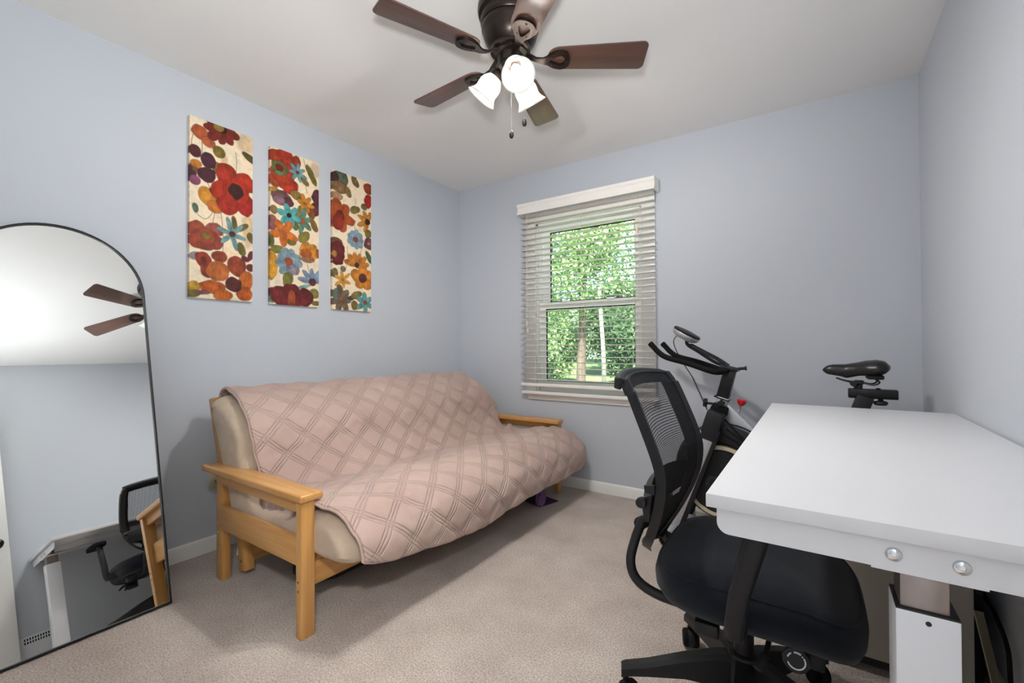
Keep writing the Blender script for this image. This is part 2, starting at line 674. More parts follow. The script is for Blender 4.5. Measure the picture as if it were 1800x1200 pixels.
baseboard('baseboard_left', lambda d, z: (XL + d, YF, z), lambda d, z: (XL + d, YB, z), 'white baseboard along the wall behind the futon')
baseboard('baseboard_back', lambda d, z: (XL, YB - d, z), lambda d, z: (XR, YB - d, z), 'white baseboard under the window')
baseboard('baseboard_right', lambda d, z: (XR - d, YF, z), lambda d, z: (XR - d, YB, z), 'white baseboard along the wall behind the desk')
baseboard('baseboard_front', lambda d, z: (XL, YF + d, z), lambda d, z: (DX0 - 0.07, YF + d, z), 'white baseboard beside the open doorway')

# door casing
w = MB()
w.box(DX0 - 0.065, DX0, YF, YF + 0.015, 0, DZ + 0.065).box(DX0, DX1 + 0.03, YF, YF + 0.015, DZ, DZ + 0.065)
w.box(DX0, DX0 + 0.015, YF - 0.12, YF, 0, DZ).box(DX1 - 0.015, DX1, YF - 0.12, YF, 0, DZ).box(DX0 + 0.015, DX1 - 0.015, YF - 0.12, YF, DZ - 0.015, DZ)
structure(w.build('trim_1', M['trim'], bevel=0.002), 'white casing around the open doorway', 'trim')

# open door leaf, folded back against the right wall
dr = thing('door_1', 'white bedroom door swung open against the wall, dark knob', 'door', (0.40, 0.0, 0.012), kind='structure')
w = box(0.375, 0.41, -0.01, 0.765, 0.012, 2.02)
w.build('door_leaf', M['door'], dr, bevel=0.002)
for (z0, z1) in ((0.18, 0.78), (1.05, 1.88)):
    for (y0, y1) in ((0.09, 0.34), (0.42, 0.67)):
        box(0.371, 0.376, y0, y1, z0, z1).build('raised_panel', M['door'], dr, bevel=0.004)
for s, x0 in ((-1, 0.375),):
    kb = MB().lathe([(0.032, 0), (0.032, 0.004), (0.012, 0.008), (0.011, 0.03), (0.024, 0.038), (0.028, 0.05), (0.024, 0.06), (0.01, 0.066)], (x0, 0.705, 0.945), (s, 0, 0), 24)
    kb.build('door_knob', M['dark'], dr)
MB().lathe([(0.03, 0), (0.03, 0.004), (0.012, 0.008), (0.02, 0.02), (0.024, 0.03), (0.01, 0.036)], (0.41, 0.705, 0.945), (1, 0, 0), 24).build('door_knob', M['dark'], dr)
box(0.385, 0.40, 0.764, 0.767, 0.915, 0.975).build('latch_plate', M['dark'], dr)
for z in (0.25, 1.0, 1.8):
    MB().lathe([(0.006, -0.04), (0.006, 0.04)], (0.413, -0.016, z), (0, 0, 1), 12).build('hinge', M['dark'], dr)

# ------------------------------------------------------------------ window
wi = thing('window_1', 'white double-hung window in the back wall', 'window', ((WX0 + WX1) / 2, YB, WZ0), kind='structure')
ox0, ox1 = -1.918, -0.886
for (x0, x1) in ((ox0, WX0 + 0.004), (WX1 - 0.004, ox1)):
    w = box(x0, x1, YB - 0.018, YB, WZ0, 2.115)
    w.build('side_casing', M['trim'], wi, bevel=0.003)
box(ox0, ox1, YB - 0.02, YB, WZ1 - 0.004, 2.115).build('head_casing', M['trim'], wi, bevel=0.003)
for (x0, x1) in ((WX0, WX0 + 0.016), (WX1 - 0.016, WX1)):
    box(x0, x1, YB, YB + 0.12, WZ0, WZ1).build('jamb', M['vinyl'], wi)
box(WX0, WX1, YB, YB + 0.12, WZ1 - 0.016, WZ1).build('head_jamb', M['vinyl'], wi)
box(ox0 - 0.02, ox1 + 0.02, YB - 0.055, YB + 0.12, WZ0 - 0.022, WZ0 + 0.002).build('sill', M['trim'], wi, bevel=0.005)
MB().prism([(ox0 + 0.005, 0.685), (ox1 - 0.005, 0.685), (ox1 - 0.02, 0.640), (ox0 + 0.02, 0.640)],
           lambda x, z: (x, YB - 0.016, z), lambda x, z: (x, YB, z)).build('apron', M['trim'], wi, bevel=0.003)


def sash(y0, y1, gx0, gx1, gz0, gz1, x0, x1, z0, z1, name):
    fr = MB()
    fr.box(x0, gx0, y0, y1, z0, z1).box(gx1, x1, y0, y1, z0, z1).box(gx0, gx1, y0, y1, z0, gz0).box(gx0, gx1, y0, y1, gz1, z1)
    f = fr.build(name, M['vinyl'], wi)
    gk = MB()
    t = 0.006
    ym = (y0 + y1) / 2
    gk.box(gx0, gx0 + t, ym - .004, ym + .004, gz0, gz1).box(gx1 - t, gx1, ym - .004, ym + .004, gz0, gz1)
    gk.box(gx0, gx1, ym - .004, ym + .004, gz0, gz0 + t).box(gx0, gx1, ym - .004, ym + .004, gz1 - t, gz1)
    gk.build('gasket', M['rubber'], f)
    box(gx0, gx1, ym - 0.001, ym + 0.001, gz0, gz1).build('pane', M['glass'], f)
    return f


sash(YB + 0.075, YB + 0.105, -1.746, -1.052, 1.407, 1.963, WX0 + 0.016, WX1 - 0.016, 1.36, WZ1 - 0.016, 'upper_sash')
ls = sash(YB + 0.035, YB + 0.065, -1.763, -1.043, 0.785, 1.352, WX0 + 0.016, WX1 - 0.016, WZ0 + 0.002, 1.398, 'lower_sash')
for x in (-1.58, -1.22):
    box(x - 0.03, x + 0.03, YB + 0.02, YB + 0.036, 1.398, 1.412).build('sash_lock', M['vinyl'], ls, bevel=0.003)
box(-1.80, -1.00, YB + 0.113, YB + 0.115, WZ0 + 0.01, 1.37).build('insect_screen', M['screen'], wi)
PRINTS = [
 [
  ('b',0.883,0.163,0.166,0.174,0,(205,165,115)), ('b',0.919,1.692,0.111,0.348,0,(215,170,110)), ('b',0.529,0.608,0.061,0.145,0,(225,175,110)), 
  ('s',(0.053,0.283),(0.025,0.436),(0.042,0.633)), ('s',(0.181,0.357),(0.183,0.591),(0.202,0.703)), ('s',(0.71,0.372),(0.724,0.552),(0.715,0.739)), 
  ('s',(0.262,1.04),(0.339,1.259),(0.349,1.497),(0.238,1.662),(0.107,1.606)), ('s',(0.473,1.501),(0.508,1.89),(0.503,2.196)), ('s',(0.376,1.521),(0.345,1.707),(0.357,1.795)), 
  ('b',0.157,0.234,0.133,0.122,20,(188,92,52)), ('b',0.274,0.357,0.111,0.087,20,(196,100,60)), ('f',0.483,0.05,9,0.278,0.136,10,(132,44,30),(70,30,24),0.074), 
  ('b',0.434,0.037,0.089,0.075,0,(150,120,60)), ('b',0.435,0.462,0.1,0.099,0,(140,118,44)), ('b',0.945,0.4,0.061,0.145,-60,(92,84,40)), ('b',0.411,0.738,0.083,0.099,0,(150,118,46)), 
  ('b',0.074,0.56,0.094,0.104,0,(92,36,40)), ('b',0.274,0.658,0.127,0.122,0,(80,36,52)), ('b',0.259,0.908,0.133,0.139,0,(78,32,44)), ('b',0.042,0.922,0.061,0.145,0,(84,34,44)), 
  ('b',0.081,1.046,0.083,0.081,0,(146,78,110)), ('b',0.096,0.777,0.083,0.07,0,(222,140,52)), ('b',0.076,0.87,0.044,0.041,0,(120,80,40)), ('b',0.258,1.278,0.172,0.139,60,(212,142,44)), 
  ('b',0.383,1.423,0.133,0.104,30,(206,118,44)), ('b',0.56,0.818,0.172,0.186,0,(184,52,26)), ('b',0.857,0.873,0.172,0.174,0,(190,52,24)), ('b',0.479,1.121,0.172,0.191,0,(186,48,22)), 
  ('b',0.588,1.339,0.177,0.174,0,(178,44,24)), ('b',0.866,1.278,0.172,0.191,0,(176,40,24)), ('b',0.721,1.077,0.222,0.261,0,(190,50,22)), ('b',0.716,1.063,0.127,0.139,0,(66,24,22)), 
  ('b',0.083,1.512,0.042,0.078,-10,(94,118,98)), ('b',0.103,1.856,0.127,0.139,0,(172,82,54)), ('b',0.357,1.819,0.139,0.122,0,(176,90,74)), ('b',0.381,2.026,0.133,0.133,0,(172,80,62)), 
  ('b',0.105,2.047,0.122,0.122,0,(176,72,48)), ('b',0.244,2.099,0.144,0.087,0,(166,74,54)), ('b',0.247,1.949,0.161,0.145,0,(172,78,54)), ('b',0.247,1.949,0.083,0.064,10,(150,112,44)), 
  ('b',0.689,1.641,0.042,0.122,-8,(120,108,50)), ('b',0.829,1.684,0.111,0.052,-40,(120,108,50)), ('b',0.811,2.073,0.066,0.128,-20,(118,108,50)), 
  ('f',0.651,1.834,6,0.255,0.068,14,(126,172,172),(96,58,40),0.051), ('b',0.963,1.843,0.055,0.104,-20,(120,108,52)), ('b',0.082,2.304,0.089,0.064,-20,(166,156,166)), 
  ('b',0.2,2.344,0.122,0.122,0,(160,62,42)), ('b',0.46,2.263,0.122,0.104,0,(164,74,44)), ('b',0.264,2.494,0.111,0.139,0,(158,66,42)), ('b',0.205,2.343,0.044,0.046,0,(112,44,36)), 
  ('b',0.73,2.382,0.15,0.186,0,(166,74,42)), ('b',0.428,2.517,0.188,0.168,20,(204,112,54)), ('b',0.34,2.799,0.211,0.11,-5,(204,100,42)), ('b',0.89,2.622,0.133,0.168,0,(206,110,44)), 
  ('b',0.505,2.926,0.144,0.116,0,(208,110,40)), ('b',0.871,2.866,0.139,0.116,0,(204,100,40)), ('b',0.672,2.719,0.139,0.128,0,(98,44,40)), ('b',0.967,2.167,0.05,0.099,20,(112,46,58)), 
  ('b',0.875,2.237,0.072,0.046,30,(116,48,60)), ('b',0.954,2.386,0.072,0.07,0,(122,50,52)), ('b',0.06,2.813,0.094,0.093,0,(206,160,56)), ('b',0.053,2.931,0.1,0.064,0,(124,112,56)), 
  ('b',0.19,2.902,0.111,0.035,0,(146,88,96)), 
 ],
 [
  ('b',0.931,0.178,0.124,0.172,0,(226,184,150)), ('s',(0.67,0.013),(0.701,0.156),(0.797,0.342)), ('s',(0.698,0.494),(0.745,0.696)), ('s',(0.77,1.675),(0.77,1.768)), 
  ('s',(0.751,2.139),(0.782,2.289)), ('b',0.119,0.162,0.155,0.144,0,(176,66,38)), ('b',0.282,0.094,0.168,0.144,0,(184,56,30)), ('b',0.356,0.293,0.18,0.201,0,(180,58,34)), 
  ('b',0.102,0.603,0.137,0.144,0,(186,84,42)), ('b',0.368,0.661,0.193,0.155,0,(188,56,30)), ('b',0.235,0.448,0.248,0.23,0,(184,66,36)), ('b',0.176,0.372,0.161,0.132,15,(112,124,60)), 
  ('b',0.176,0.378,0.112,0.092,15,(150,120,60)), ('b',0.176,0.363,0.087,0.075,15,(120,40,32)), ('b',0.17,0.467,0.087,0.04,0,(110,150,100)), ('b',0.517,0.153,0.093,0.132,0,(168,64,34)), 
  ('b',0.692,0.471,0.106,0.057,40,(140,118,56)), ('f',0.54,0.339,7,0.185,0.06,20,(124,172,178),(110,60,40),0.033), ('b',0.837,0.306,0.068,0.235,-28,(122,116,50)), 
  ('b',0.525,0.808,0.143,0.092,10,(152,122,58)), ('b',0.086,0.828,0.099,0.063,0,(230,176,70)), ('b',0.231,0.933,0.224,0.132,10,(120,82,84)), ('b',0.351,0.977,0.106,0.086,20,(104,58,64)), 
  ('b',0.172,0.992,0.124,0.086,0,(150,110,120)), ('b',0.954,0.735,0.106,0.172,0,(96,46,52)), ('b',0.925,0.993,0.124,0.132,0,(104,50,50)), ('b',0.831,1.076,0.081,0.115,-20,(150,88,48)), 
  ('f',0.705,0.921,6,0.179,0.078,10,(228,152,50),(180,100,40),0.03), ('b',0.069,1.191,0.075,0.086,0,(140,110,60)), ('b',0.047,1.441,0.093,0.149,0,(158,98,98)), 
  ('f',0.644,1.286,6,0.251,0.09,40,(108,150,124),(200,92,40),0.054), ('b',0.572,1.135,0.043,0.132,10,(150,140,80)), ('b',0.895,1.326,0.068,0.138,-25,(146,112,56)), 
  ('b',0.501,1.422,0.062,0.075,0,(130,130,60)), ('f',0.37,1.24,6,0.227,0.102,12,(98,186,184),(40,40,34),0.045), ('b',0.677,1.606,0.149,0.092,-40,(142,130,54)), 
  ('b',0.422,1.754,0.099,0.075,0,(130,116,54)), ('f',0.257,1.595,5,0.269,0.131,18,(226,122,42),(180,110,80),0.039), ('b',0.034,1.804,0.05,0.115,0,(110,110,56)), 
  ('b',0.136,1.946,0.143,0.075,-15,(140,132,60)), ('b',0.048,2.263,0.106,0.264,0,(230,164,48)), ('b',0.785,1.888,0.224,0.184,0,(222,146,48)), ('b',0.726,1.928,0.106,0.103,0,(200,104,44)), 
  ('b',0.751,2.053,0.143,0.057,0,(176,120,90)), ('b',0.978,1.889,0.05,0.092,0,(170,90,50)), ('f',0.367,2.155,9,0.269,0.155,5,(146,170,180),(178,84,54),0.084), 
  ('b',0.449,2.3,0.124,0.098,0,(160,150,160)), ('b',0.34,2.497,0.099,0.138,10,(134,134,64)), ('h',0.863,2.496,5,0.299,0.09,-170,-20,(146,166,192),(104,58,62),0.078), 
  ('b',0.682,2.606,0.155,0.034,-20,(150,190,180)), ('b',0.044,2.868,0.081,0.115,0,(110,160,150)), ('b',0.894,2.729,0.112,0.098,0,(146,140,66)), ('b',0.16,2.815,0.18,0.178,0,(124,44,42)), 
  ('b',0.424,2.75,0.193,0.172,0,(120,42,40)), ('b',0.697,2.825,0.193,0.172,0,(112,40,44)), ('b',0.429,2.913,0.373,0.115,0,(126,44,40)), ('b',0.423,2.869,0.081,0.172,0,(176,86,48)), 
  ('b',0.93,2.926,0.093,0.052,0,(130,116,60)), 
 ],
 [
  ('s',(0.57,0.48),(0.584,0.595)), ('s',(0.545,0.99),(0.556,1.196)), ('s',(0.364,1.588),(0.377,1.88),(0.323,2.094)), ('s',(0.738,1.58),(0.674,1.832)), 
  ('b',0.193,0.147,0.192,0.177,0,(98,106,84)), ('b',0.063,0.157,0.089,0.125,0,(80,50,50)), ('b',0.16,0.343,0.212,0.125,0,(150,112,74)), ('b',0.385,0.382,0.075,0.125,-20,(140,116,66)), 
  ('b',0.111,0.543,0.137,0.086,0,(200,150,110)), ('b',0.564,0.097,0.075,0.143,-30,(128,104,56)), ('b',0.919,0.16,0.13,0.131,0,(160,62,38)), ('b',0.919,0.449,0.11,0.16,0,(188,44,30)), 
  ('b',0.81,0.61,0.089,0.068,0,(120,100,52)), ('b',0.556,0.745,0.13,0.086,-30,(132,120,56)), ('f',0.175,0.958,6,0.345,0.195,12,(190,90,42),(128,46,36),0.113), 
  ('b',0.142,1.11,0.137,0.16,0,(160,54,36)), ('h',0.901,0.935,5,0.264,0.094,110,290,(220,146,52),(74,44,34),0.069), ('b',0.919,1.2,0.096,0.097,0,(130,118,60)), 
  ('b',0.941,1.428,0.137,0.148,0,(116,70,92)), ('b',0.934,1.429,0.048,0.04,0,(200,130,60)), ('f',0.58,1.4,9,0.213,0.126,0,(146,174,190),(176,92,60),0.06), 
  ('b',0.099,1.608,0.171,0.171,0,(124,84,60)), ('b',0.125,1.776,0.185,0.257,0,(116,42,42)), ('b',0.047,1.806,0.055,0.074,0,(200,140,70)), ('b',0.941,1.753,0.062,0.154,-30,(94,112,62)), 
  ('b',0.256,2.103,0.068,0.068,0,(130,118,90)), ('b',0.059,2.218,0.082,0.097,0,(120,110,66)), ('h',0.625,1.975,6,0.301,0.113,190,350,(218,136,52),(90,52,40),0.063), 
  ('f',0.774,2.247,5,0.289,0.226,-20,(222,140,52),(110,60,50),0.107), ('f',0.249,2.344,6,0.207,0.069,20,(232,166,60),(190,100,50),0.028), 
  ('f',0.205,2.765,7,0.289,0.126,5,(132,112,88),(170,100,70),0.056), ('b',0.084,2.676,0.068,0.143,0,(110,130,112)), ('b',0.457,2.727,0.096,0.046,0,(90,80,70)), 
  ('b',0.596,2.648,0.137,0.086,-20,(146,128,66)), ('b',0.554,2.882,0.089,0.103,-20,(140,120,60)), ('f',0.828,2.798,6,0.239,0.1,25,(112,172,168),(176,96,64),0.05), 
 ],
]

# ------------------------------------------------------------------ window blind
bl = thing('window_blind', 'cream two-inch slat blind with moulded valance over the window', 'blind', (-1.40, YB - 0.06, 0.73))
VP = [(0.0, 2.170), (0.0, 2.150), (0.010, 2.140), (0.010, 2.112), (0.002, 2.100), (0.0, 2.088), (0.016, 2.088), (0.018, 2.170)]
vx0, vx1 = -1.935, -0.860
vy = YB - 0.115
MB().prism(VP, lambda d, z: (vx0, vy + d, z), lambda d, z: (vx1, vy + d, z)).build('valance', M['blind'], bl)
for x0 in (vx0, vx1 - 0.012):
    box(x0, x0 + 0.012, vy + 0.012, YB - 0.001, 2.089, 2.169).build('valance_return', M['blind'], bl, bevel=0.002)
box(vx0 + 0.02, vx1 - 0.02, YB - 0.088, YB - 0.028, 2.108, 2.150).build('head_rail', M['vinyl'], bl)
sx0, sx1, syc = -1.928, -0.878, YB - 0.052
slat_me = None
SL = []
NS, zt, zb = 30, 2.070, 0.800
for i in range(NS):
    z = zt + (zb - zt) * i / (NS - 1)
    if slat_me is None:
        def sf(u, v):
            c = (v - 0.5)
            return V(sx0 + (sx1 - sx0) * u, syc + c * 0.05, z + 0.0022 * (1 - 4 * c * c))
        g = MB().grid(sf, 6, 4)
        ob = g.build('slat', M['slat'], bl, closed=False)
        md = ob.modifiers.new('thick', 'SOLIDIFY')
        md.thickness = 0.003
        slat_me, slat0, z0s = ob.data, ob, z
    else:
        ob = slat0.copy()
        COL.objects.link(ob)
        ob.parent = bl
        ob.location = (0, 0, z - z0s)
        ORG[ob.name] = ORG[slat0.name]
    ob.rotation_euler.y = 0.0
br = box(sx0, sx1, syc - 0.025, syc + 0.025, 0.748, 0.772).build('bottom_rail', M['blind'], bl, bevel=0.004)
for x in (-1.76, -1.52, -1.28, -1.04):
    MB().lathe([(0.007, 0), (0.007, 0.004)], (x, syc, 0.744), (0, 0, 1), 12).build('rail_button', M['cord'], bl)
for x in (-1.79, -1.40, -1.02):
    for dy in (-0.027, 0.027):
        MB().tube([(x, syc + dy, 2.11), (x, syc + dy, 0.75)], 0.0009, 6).build('ladder_cord', M['cord'], bl)
for x, z1, n in ((-0.985, 1.86, 'lift_cord'), (-0.975, 0.90, 'lift_cord'), (-1.865, 1.26, 'tilt_cord'), (-1.858, 1.20, 'tilt_cord')):
    c = MB().tube([(x, syc - 0.034, 2.10), (x, syc - 0.034, z1)], 0.0011, 6).build(n, M['cord'], bl)
    MB().lathe([(0.003, 0.0), (0.006, -0.012), (0.009, -0.034), (0.007, -0.038)], (x, syc - 0.034, z1), (0, 0, 1), 12).build('tassel', M['cord'], c)

# ------------------------------------------------------------------ ceiling fan
FX, FY, ZB = -0.994, 1.466, 2.200
fan = thing('ceiling_fan', 'dark bronze ceiling fan with five walnut blades and three lit glass shades', 'ceiling fan', (FX, FY, H))
c0 = (FX, FY, 0)
MB().lathe([(0.095, H), (0.110, H), (0.118, H - 0.012), (0.128, H - 0.030), (0.130, H - 0.050), (0.126, H - 0.066), (0.114, H - 0.072),
            (0.112, H - 0.080), (0.118, H - 0.086), (0.118, H - 0.098), (0.112, H - 0.106)], c0, seg=48).build('ceiling_canopy', M['dark'], fan)
MB().lathe([(0.108, H - 0.104), (0.113, H - 0.112), (0.114, H - 0.128), (0.109, H - 0.136), (0.107, H - 0.150), (0.100, H - 0.170), (0.088, H - 0.188),
            (0.078, H - 0.197), (0.080, H - 0.203), (0.080, H - 0.212), (0.070, H - 0.216)], c0, seg=48).build('motor_housing', M['dark'], fan)
MB().lathe([(0.066, H - 0.214), (0.068, H - 0.224), (0.052, H - 0.230), (0.050, H - 0.262), (0.056, H - 0.270), (0.056, H - 0.282), (0.044, H - 0.292),
            (0.030, H - 0.306), (0.012, H - 0.312), (0.010, H - 0.322), (0.002, H - 0.326)], c0, seg=40).build('switch_housing', M['dark'], fan)

PITCH = math.radians(-12)


def blade_outline():
    r0, r1, w0, w1 = 0.150, 0.533, 0.052, 0.064
    # half outline, +y side, from root to tip
    half = []
    for k in range(9):                                   # rounded root
        a = PI / 2 * k / 8
        half.append((r0 + 0.05 * (1 - math.cos(a)), w0 * (0.30 + 0.70 * math.sin(a))))
    rc = 0.022
    for k in range(7):                                   # rounded tip corner
        a = PI / 2 * k / 6
        half.append((r1 - rc + rc * math.sin(a), w1 - rc + rc * math.cos(a)))
    return half + [(x, -y) for x, y in reversed(half)]


bo = blade_outline()
blade0 = iron0 = None
for k in range(5):
    az = math.radians(31.5 + 72 * k)
    R = Matrix.Translation((FX, FY, ZB)) @ Matrix.Rotation(az, 4, 'Z')
    RP = R @ Matrix.Rotation(PITCH, 4, 'X')
    if blade0 is None:
        # geometry is made in the blade's own frame so that the grain runs along each blade
        me = MB()
        me.prism(bo, lambda x, y: V(x, y, -0.003), lambda x, y: V(x, y, 0.003))
        blade0 = me.build('blade', M['blade'], None, bevel=0.0015)
        ir = MB()
        # arm
        path = [(0.062, 0, 0.016), (0.085, 0, 0.006), (0.105, 0, -0.006), (0.130, 0, -0.012), (0.152, 0, -0.010)]
        rings = []
        for (x, y, z), hw in zip(path, (0.017, 0.012, 0.010, 0.014, 0.022)):
            rings.append([V(x, -hw, z - .004), V(x, hw, z - .004), V(x, hw, z + .004), V(x, -hw, z + .004)])
        ir.loft(rings)
        # open loop
        n = 28
        lp = []
        for q in range(n):
            t = 2 * PI * q / n
            lx = 0.186 + 0.040 * math.cos(t)
            ly = (0.026 + 0.010 * math.cos(t)) * math.sin(t) * 1.15
            lp.append((lx, ly, t))
        rr = []
        for lx, ly, t in lp + lp[:1]:
            cx, cy = 0.188, 0.0
            d = V(lx - cx, ly - cy, 0).normalized() * 0.0105
            rr.append([V(lx, ly, -0.0145) - d, V(lx, ly, -0.0145) + d, V(lx, ly, -0.003) + d * 1.0, V(lx, ly, -0.003) - d])
        ir.loft(rr, False, False)
        iron0 = ir.build('blade_iron', M['dark'], None, bevel=0.0)
        b, i2 = blade0, iron0
    else:
        b, i2 = blade0.copy(), iron0.copy()
        COL.objects.link(b)
        COL.objects.link(i2)
    for o_ in (b, i2):
        o_.parent = fan
        o_.matrix_local = Matrix.Translation((-FX, -FY, -H)) @ RP
        ORG[o_.name] = V(FX, FY, H)
    for (sx, sy) in ((0.222, 0.0), (0.165, 0.018), (0.165, -0.018)):
        p = RP @ V(sx, sy, -0.013)
        MB().lathe([(0.004, 0), (0.004, -0.003), (0.002, -0.004)], p, (0, 0, 1), 10).build('screw_head', M['dark'], fan)

for k, azd in enumerate((-42, 78, 198)):
    az = math.radians(azd)
    rad = V(math.cos(az), math.sin(az), 0)
    ctr = V(FX, FY, 0)
    top = ctr + rad * 0.050 + V(0, 0, 2.155)
    opn = ctr + rad * 0.122 + V(0, 0, 2.066)
    ax = (opn - top).normalized()
    L_ = (opn - top).length
    arm = MB().tube(bezier([ctr + rad * 0.040 + V(0, 0, 2.165), ctr + rad * 0.058 + V(0, 0, 2.172), top + V(0, 0, 0.004), top + ax * 0.006], 6), 0.009, 12)
    arm.build('lamp_arm', M['dark'], fan)
    MB().lathe([(0.010, -0.004), (0.024, 0.0), (0.028, 0.010), (0.028, 0.022), (0.024, 0.024)], top, ax, 28).build('socket_cup', M['dark'], fan)
    prof = [(0.0235, 0.012), (0.026, 0.020), (0.034, 0.030), (0.042, 0.042), (0.046, 0.056), (0.046, 0.070), (0.045, 0.084), (0.048, 0.096), (0.055, 0.106), (0.064, L_ + 0.002)]
    sh = MB().lathe(prof, top, ax, 40, cap=False).build('glass_shade', M['frost'], fan, closed=False)
    md = sh.modifiers.new('thick', 'SOLIDIFY')
    md.thickness = 0.0025
    bb = MB()
    bc = top + ax * 0.050
    bb.lathe([(0.001, -0.022), (0.010, -0.018), (0.012, -0.008), (0.017, 0.004), (0.019, 0.014), (0.016, 0.024), (0.009, 0.031), (0.001, 0.034)], bc, ax, 20)
    bb.build('bulb', M['bulb'], sh)
    ld = bpy.data.lights.new('bulb_light', 'POINT')
    ld.energy = BULB_POWER
    ld.color = (1.0, 0.96, 0.925)
    ld.shadow_soft_size = 0.025
    lo = bpy.data.objects.new('bulb_light', ld)
    COL.objects.link(lo)
    lo.location = bc + ax * 0.042
for (dx, dy, z1) in ((0.012, -0.012, 1.905), (0.052, 0.020, 1.955)):
    p0 = V(FX + dx, FY + dy, 2.145)
    ch = MB()
    nb = int((2.145 - z1) / 0.006)
    ch.tube([p0, V(p0.x, p0.y, z1)], 0.0007, 6)
    for q in range(nb):
        ch.lathe([(0.0004, -0.0016), (0.0015, 0), (0.0004, 0.0016)], (p0.x, p0.y, 2.145 - q * 0.006), (0, 0, 1), 6)
    co = ch.build('pull_chain', M['chrome'], fan)
    MB().lathe([(0.002, 0.004), (0.007, 0.0), (0.009, -0.008), (0.009, -0.018), (0.006, -0.026), (0.002, -0.028)], (p0.x, p0.y, z1), (0, 0, 1), 14).build('chain_fob', M['rubber'], co)


# ------------------------------------------------------------------ canvas prints
def vnoise(U, W, scale, seed):
    rs = np.random.RandomState(seed)
    n = int(scale * 3.2) + 4
    G = rs.rand(n, n)
    x, y = U * scale, W * scale
    x = np.clip(x, 0, n - 2.001)
    y = np.clip(y, 0, n - 2.001)
    i, j = np.floor(x).astype(int), np.floor(y).astype(int)
    fx, fy = x - i, y - j
    fx, fy = fx * fx * (3 - 2 * fx), fy * fy * (3 - 2 * fy)
    return (G[i, j] * (1 - fx) + G[i + 1, j] * fx) * (1 - fy) + (G[i, j + 1] * (1 - fx) + G[i + 1, j + 1] * fx) * fy


def lin(c):
    return np.array(srgb(*c)[:3])


def paint(U, W, spec, seed):
    n1, n2, n3 = vnoise(U, W, 7, seed), vnoise(U, W, 22, seed + 1), vnoise(U, W, 60, seed + 2)
    img = lin((238, 220, 190))[None, None, :] * (0.80 + 0.28 * n1 + 0.16 * n2)[..., None]
    warm = np.clip((n1 * 0.6 + n2 * 0.5 - 0.55) * 2.2, 0, 1)[..., None]
    img = img * (1 - 0.5 * warm) + lin((216, 164, 112)) * 0.5 * warm
    streak = vnoise(U * 1.0, W * 0.15, 60, seed + 5)

    def blob(cx, cy, rx, ry, rot, col, sd, line=0.008, soft=False):
        nonlocal img
        a = math.radians(rot)
        du, dv = U - cx, W - cy
        p, q = du * math.cos(a) + dv * math.sin(a), -du * math.sin(a) + dv * math.cos(a)
        d = np.sqrt((p / rx) ** 2 + (q / ry) ** 2)
        nn = vnoise(U, W, 9 + sd % 5, seed + 11 + sd)
        d = d * (1 + 0.26 * (nn - 0.5))
        px = (d - 1) * min(rx, ry)
        al = np.clip(0.5 - px / 0.008, 0, 1)
        if soft:
            al = np.clip((1.2 - d) / 0.6, 0, 1) * 0.6
        tone = 0.62 + 0.5 * nn + 0.30 * (n2 - 0.5) + 0.25 * (streak - 0.5)
        c = lin(col)[None, None, :] * tone[..., None]
        edge = np.exp(-((px + 0.03) / 0.05) ** 2)
        c = c * (1 - 0.22 * edge)[..., None]
        img = img * (1 - al[..., None]) + c * al[..., None]
        if not soft:
            ln = np.clip(1 - np.abs(px + 0.006 * (n2 - 0.5)) / line, 0, 1) * (0.35 + 0.6 * n2)
            img = img * (1 - 0.8 * ln[..., None]) + lin((58, 36, 26)) * 0.8 * ln[..., None]

    def flower(cx, cy, n, ln_, wd, a0, a1, full, col, ctr, cr, sd):
        for k in range(n):
            a = math.radians(a0) + (2 * PI * k / n if full else math.radians(a1 - a0) * k / max(1, n - 1))
            jl = ln_ * (0.9 + 0.2 * ((k * 37 + sd) % 10) / 10)
            blob(cx + 0.55 * jl * math.cos(a), cy + 0.55 * jl * math.sin(a), jl * 0.5, wd * 0.6, math.degrees(a), col, sd + k * 3, 0.006)
        blob(cx, cy, cr, cr, 0, ctr, sd + 1, 0.006)

    for sd, e in enumerate(spec):
        if e[0] == 'b':
            big = sd < 3 and e[6][0] > 200
            blob(*e[1:7], sd * 7, soft=big)
        elif e[0] == 'f':
            flower(e[1], e[2], e[3], e[4], e[5], e[6], 0, True, e[7], e[8], e[9], sd * 7)
        elif e[0] == 'h':
            flower(e[1], e[2], e[3], e[4], e[5], e[6], e[7], False, e[8], e[9], e[10], sd * 7)
        else:
            P = bezier([V(p[0], p[1], 0) for p in e[1:]], 6)
            D = np.full(U.shape, 9.0)
            for a, b in zip(P[:-1], P[1:]):
                ab = b - a
                t = np.clip(((U - a.x) * ab.x + (W - a.y) * ab.y) / max(1e-9, ab.x ** 2 + ab.y ** 2), 0, 1)
                D = np.minimum(D, np.hypot(U - a.x - t * ab.x, W - a.y - t * ab.y))
            al = np.clip(1.3 - D / 0.007, 0, 1)[..., None] * 0.8
            img = img * (1 - al) + lin((74, 50, 36)) * al
    return np.clip(img * (0.94 + 0.12 * n3)[..., None], 0, 1)


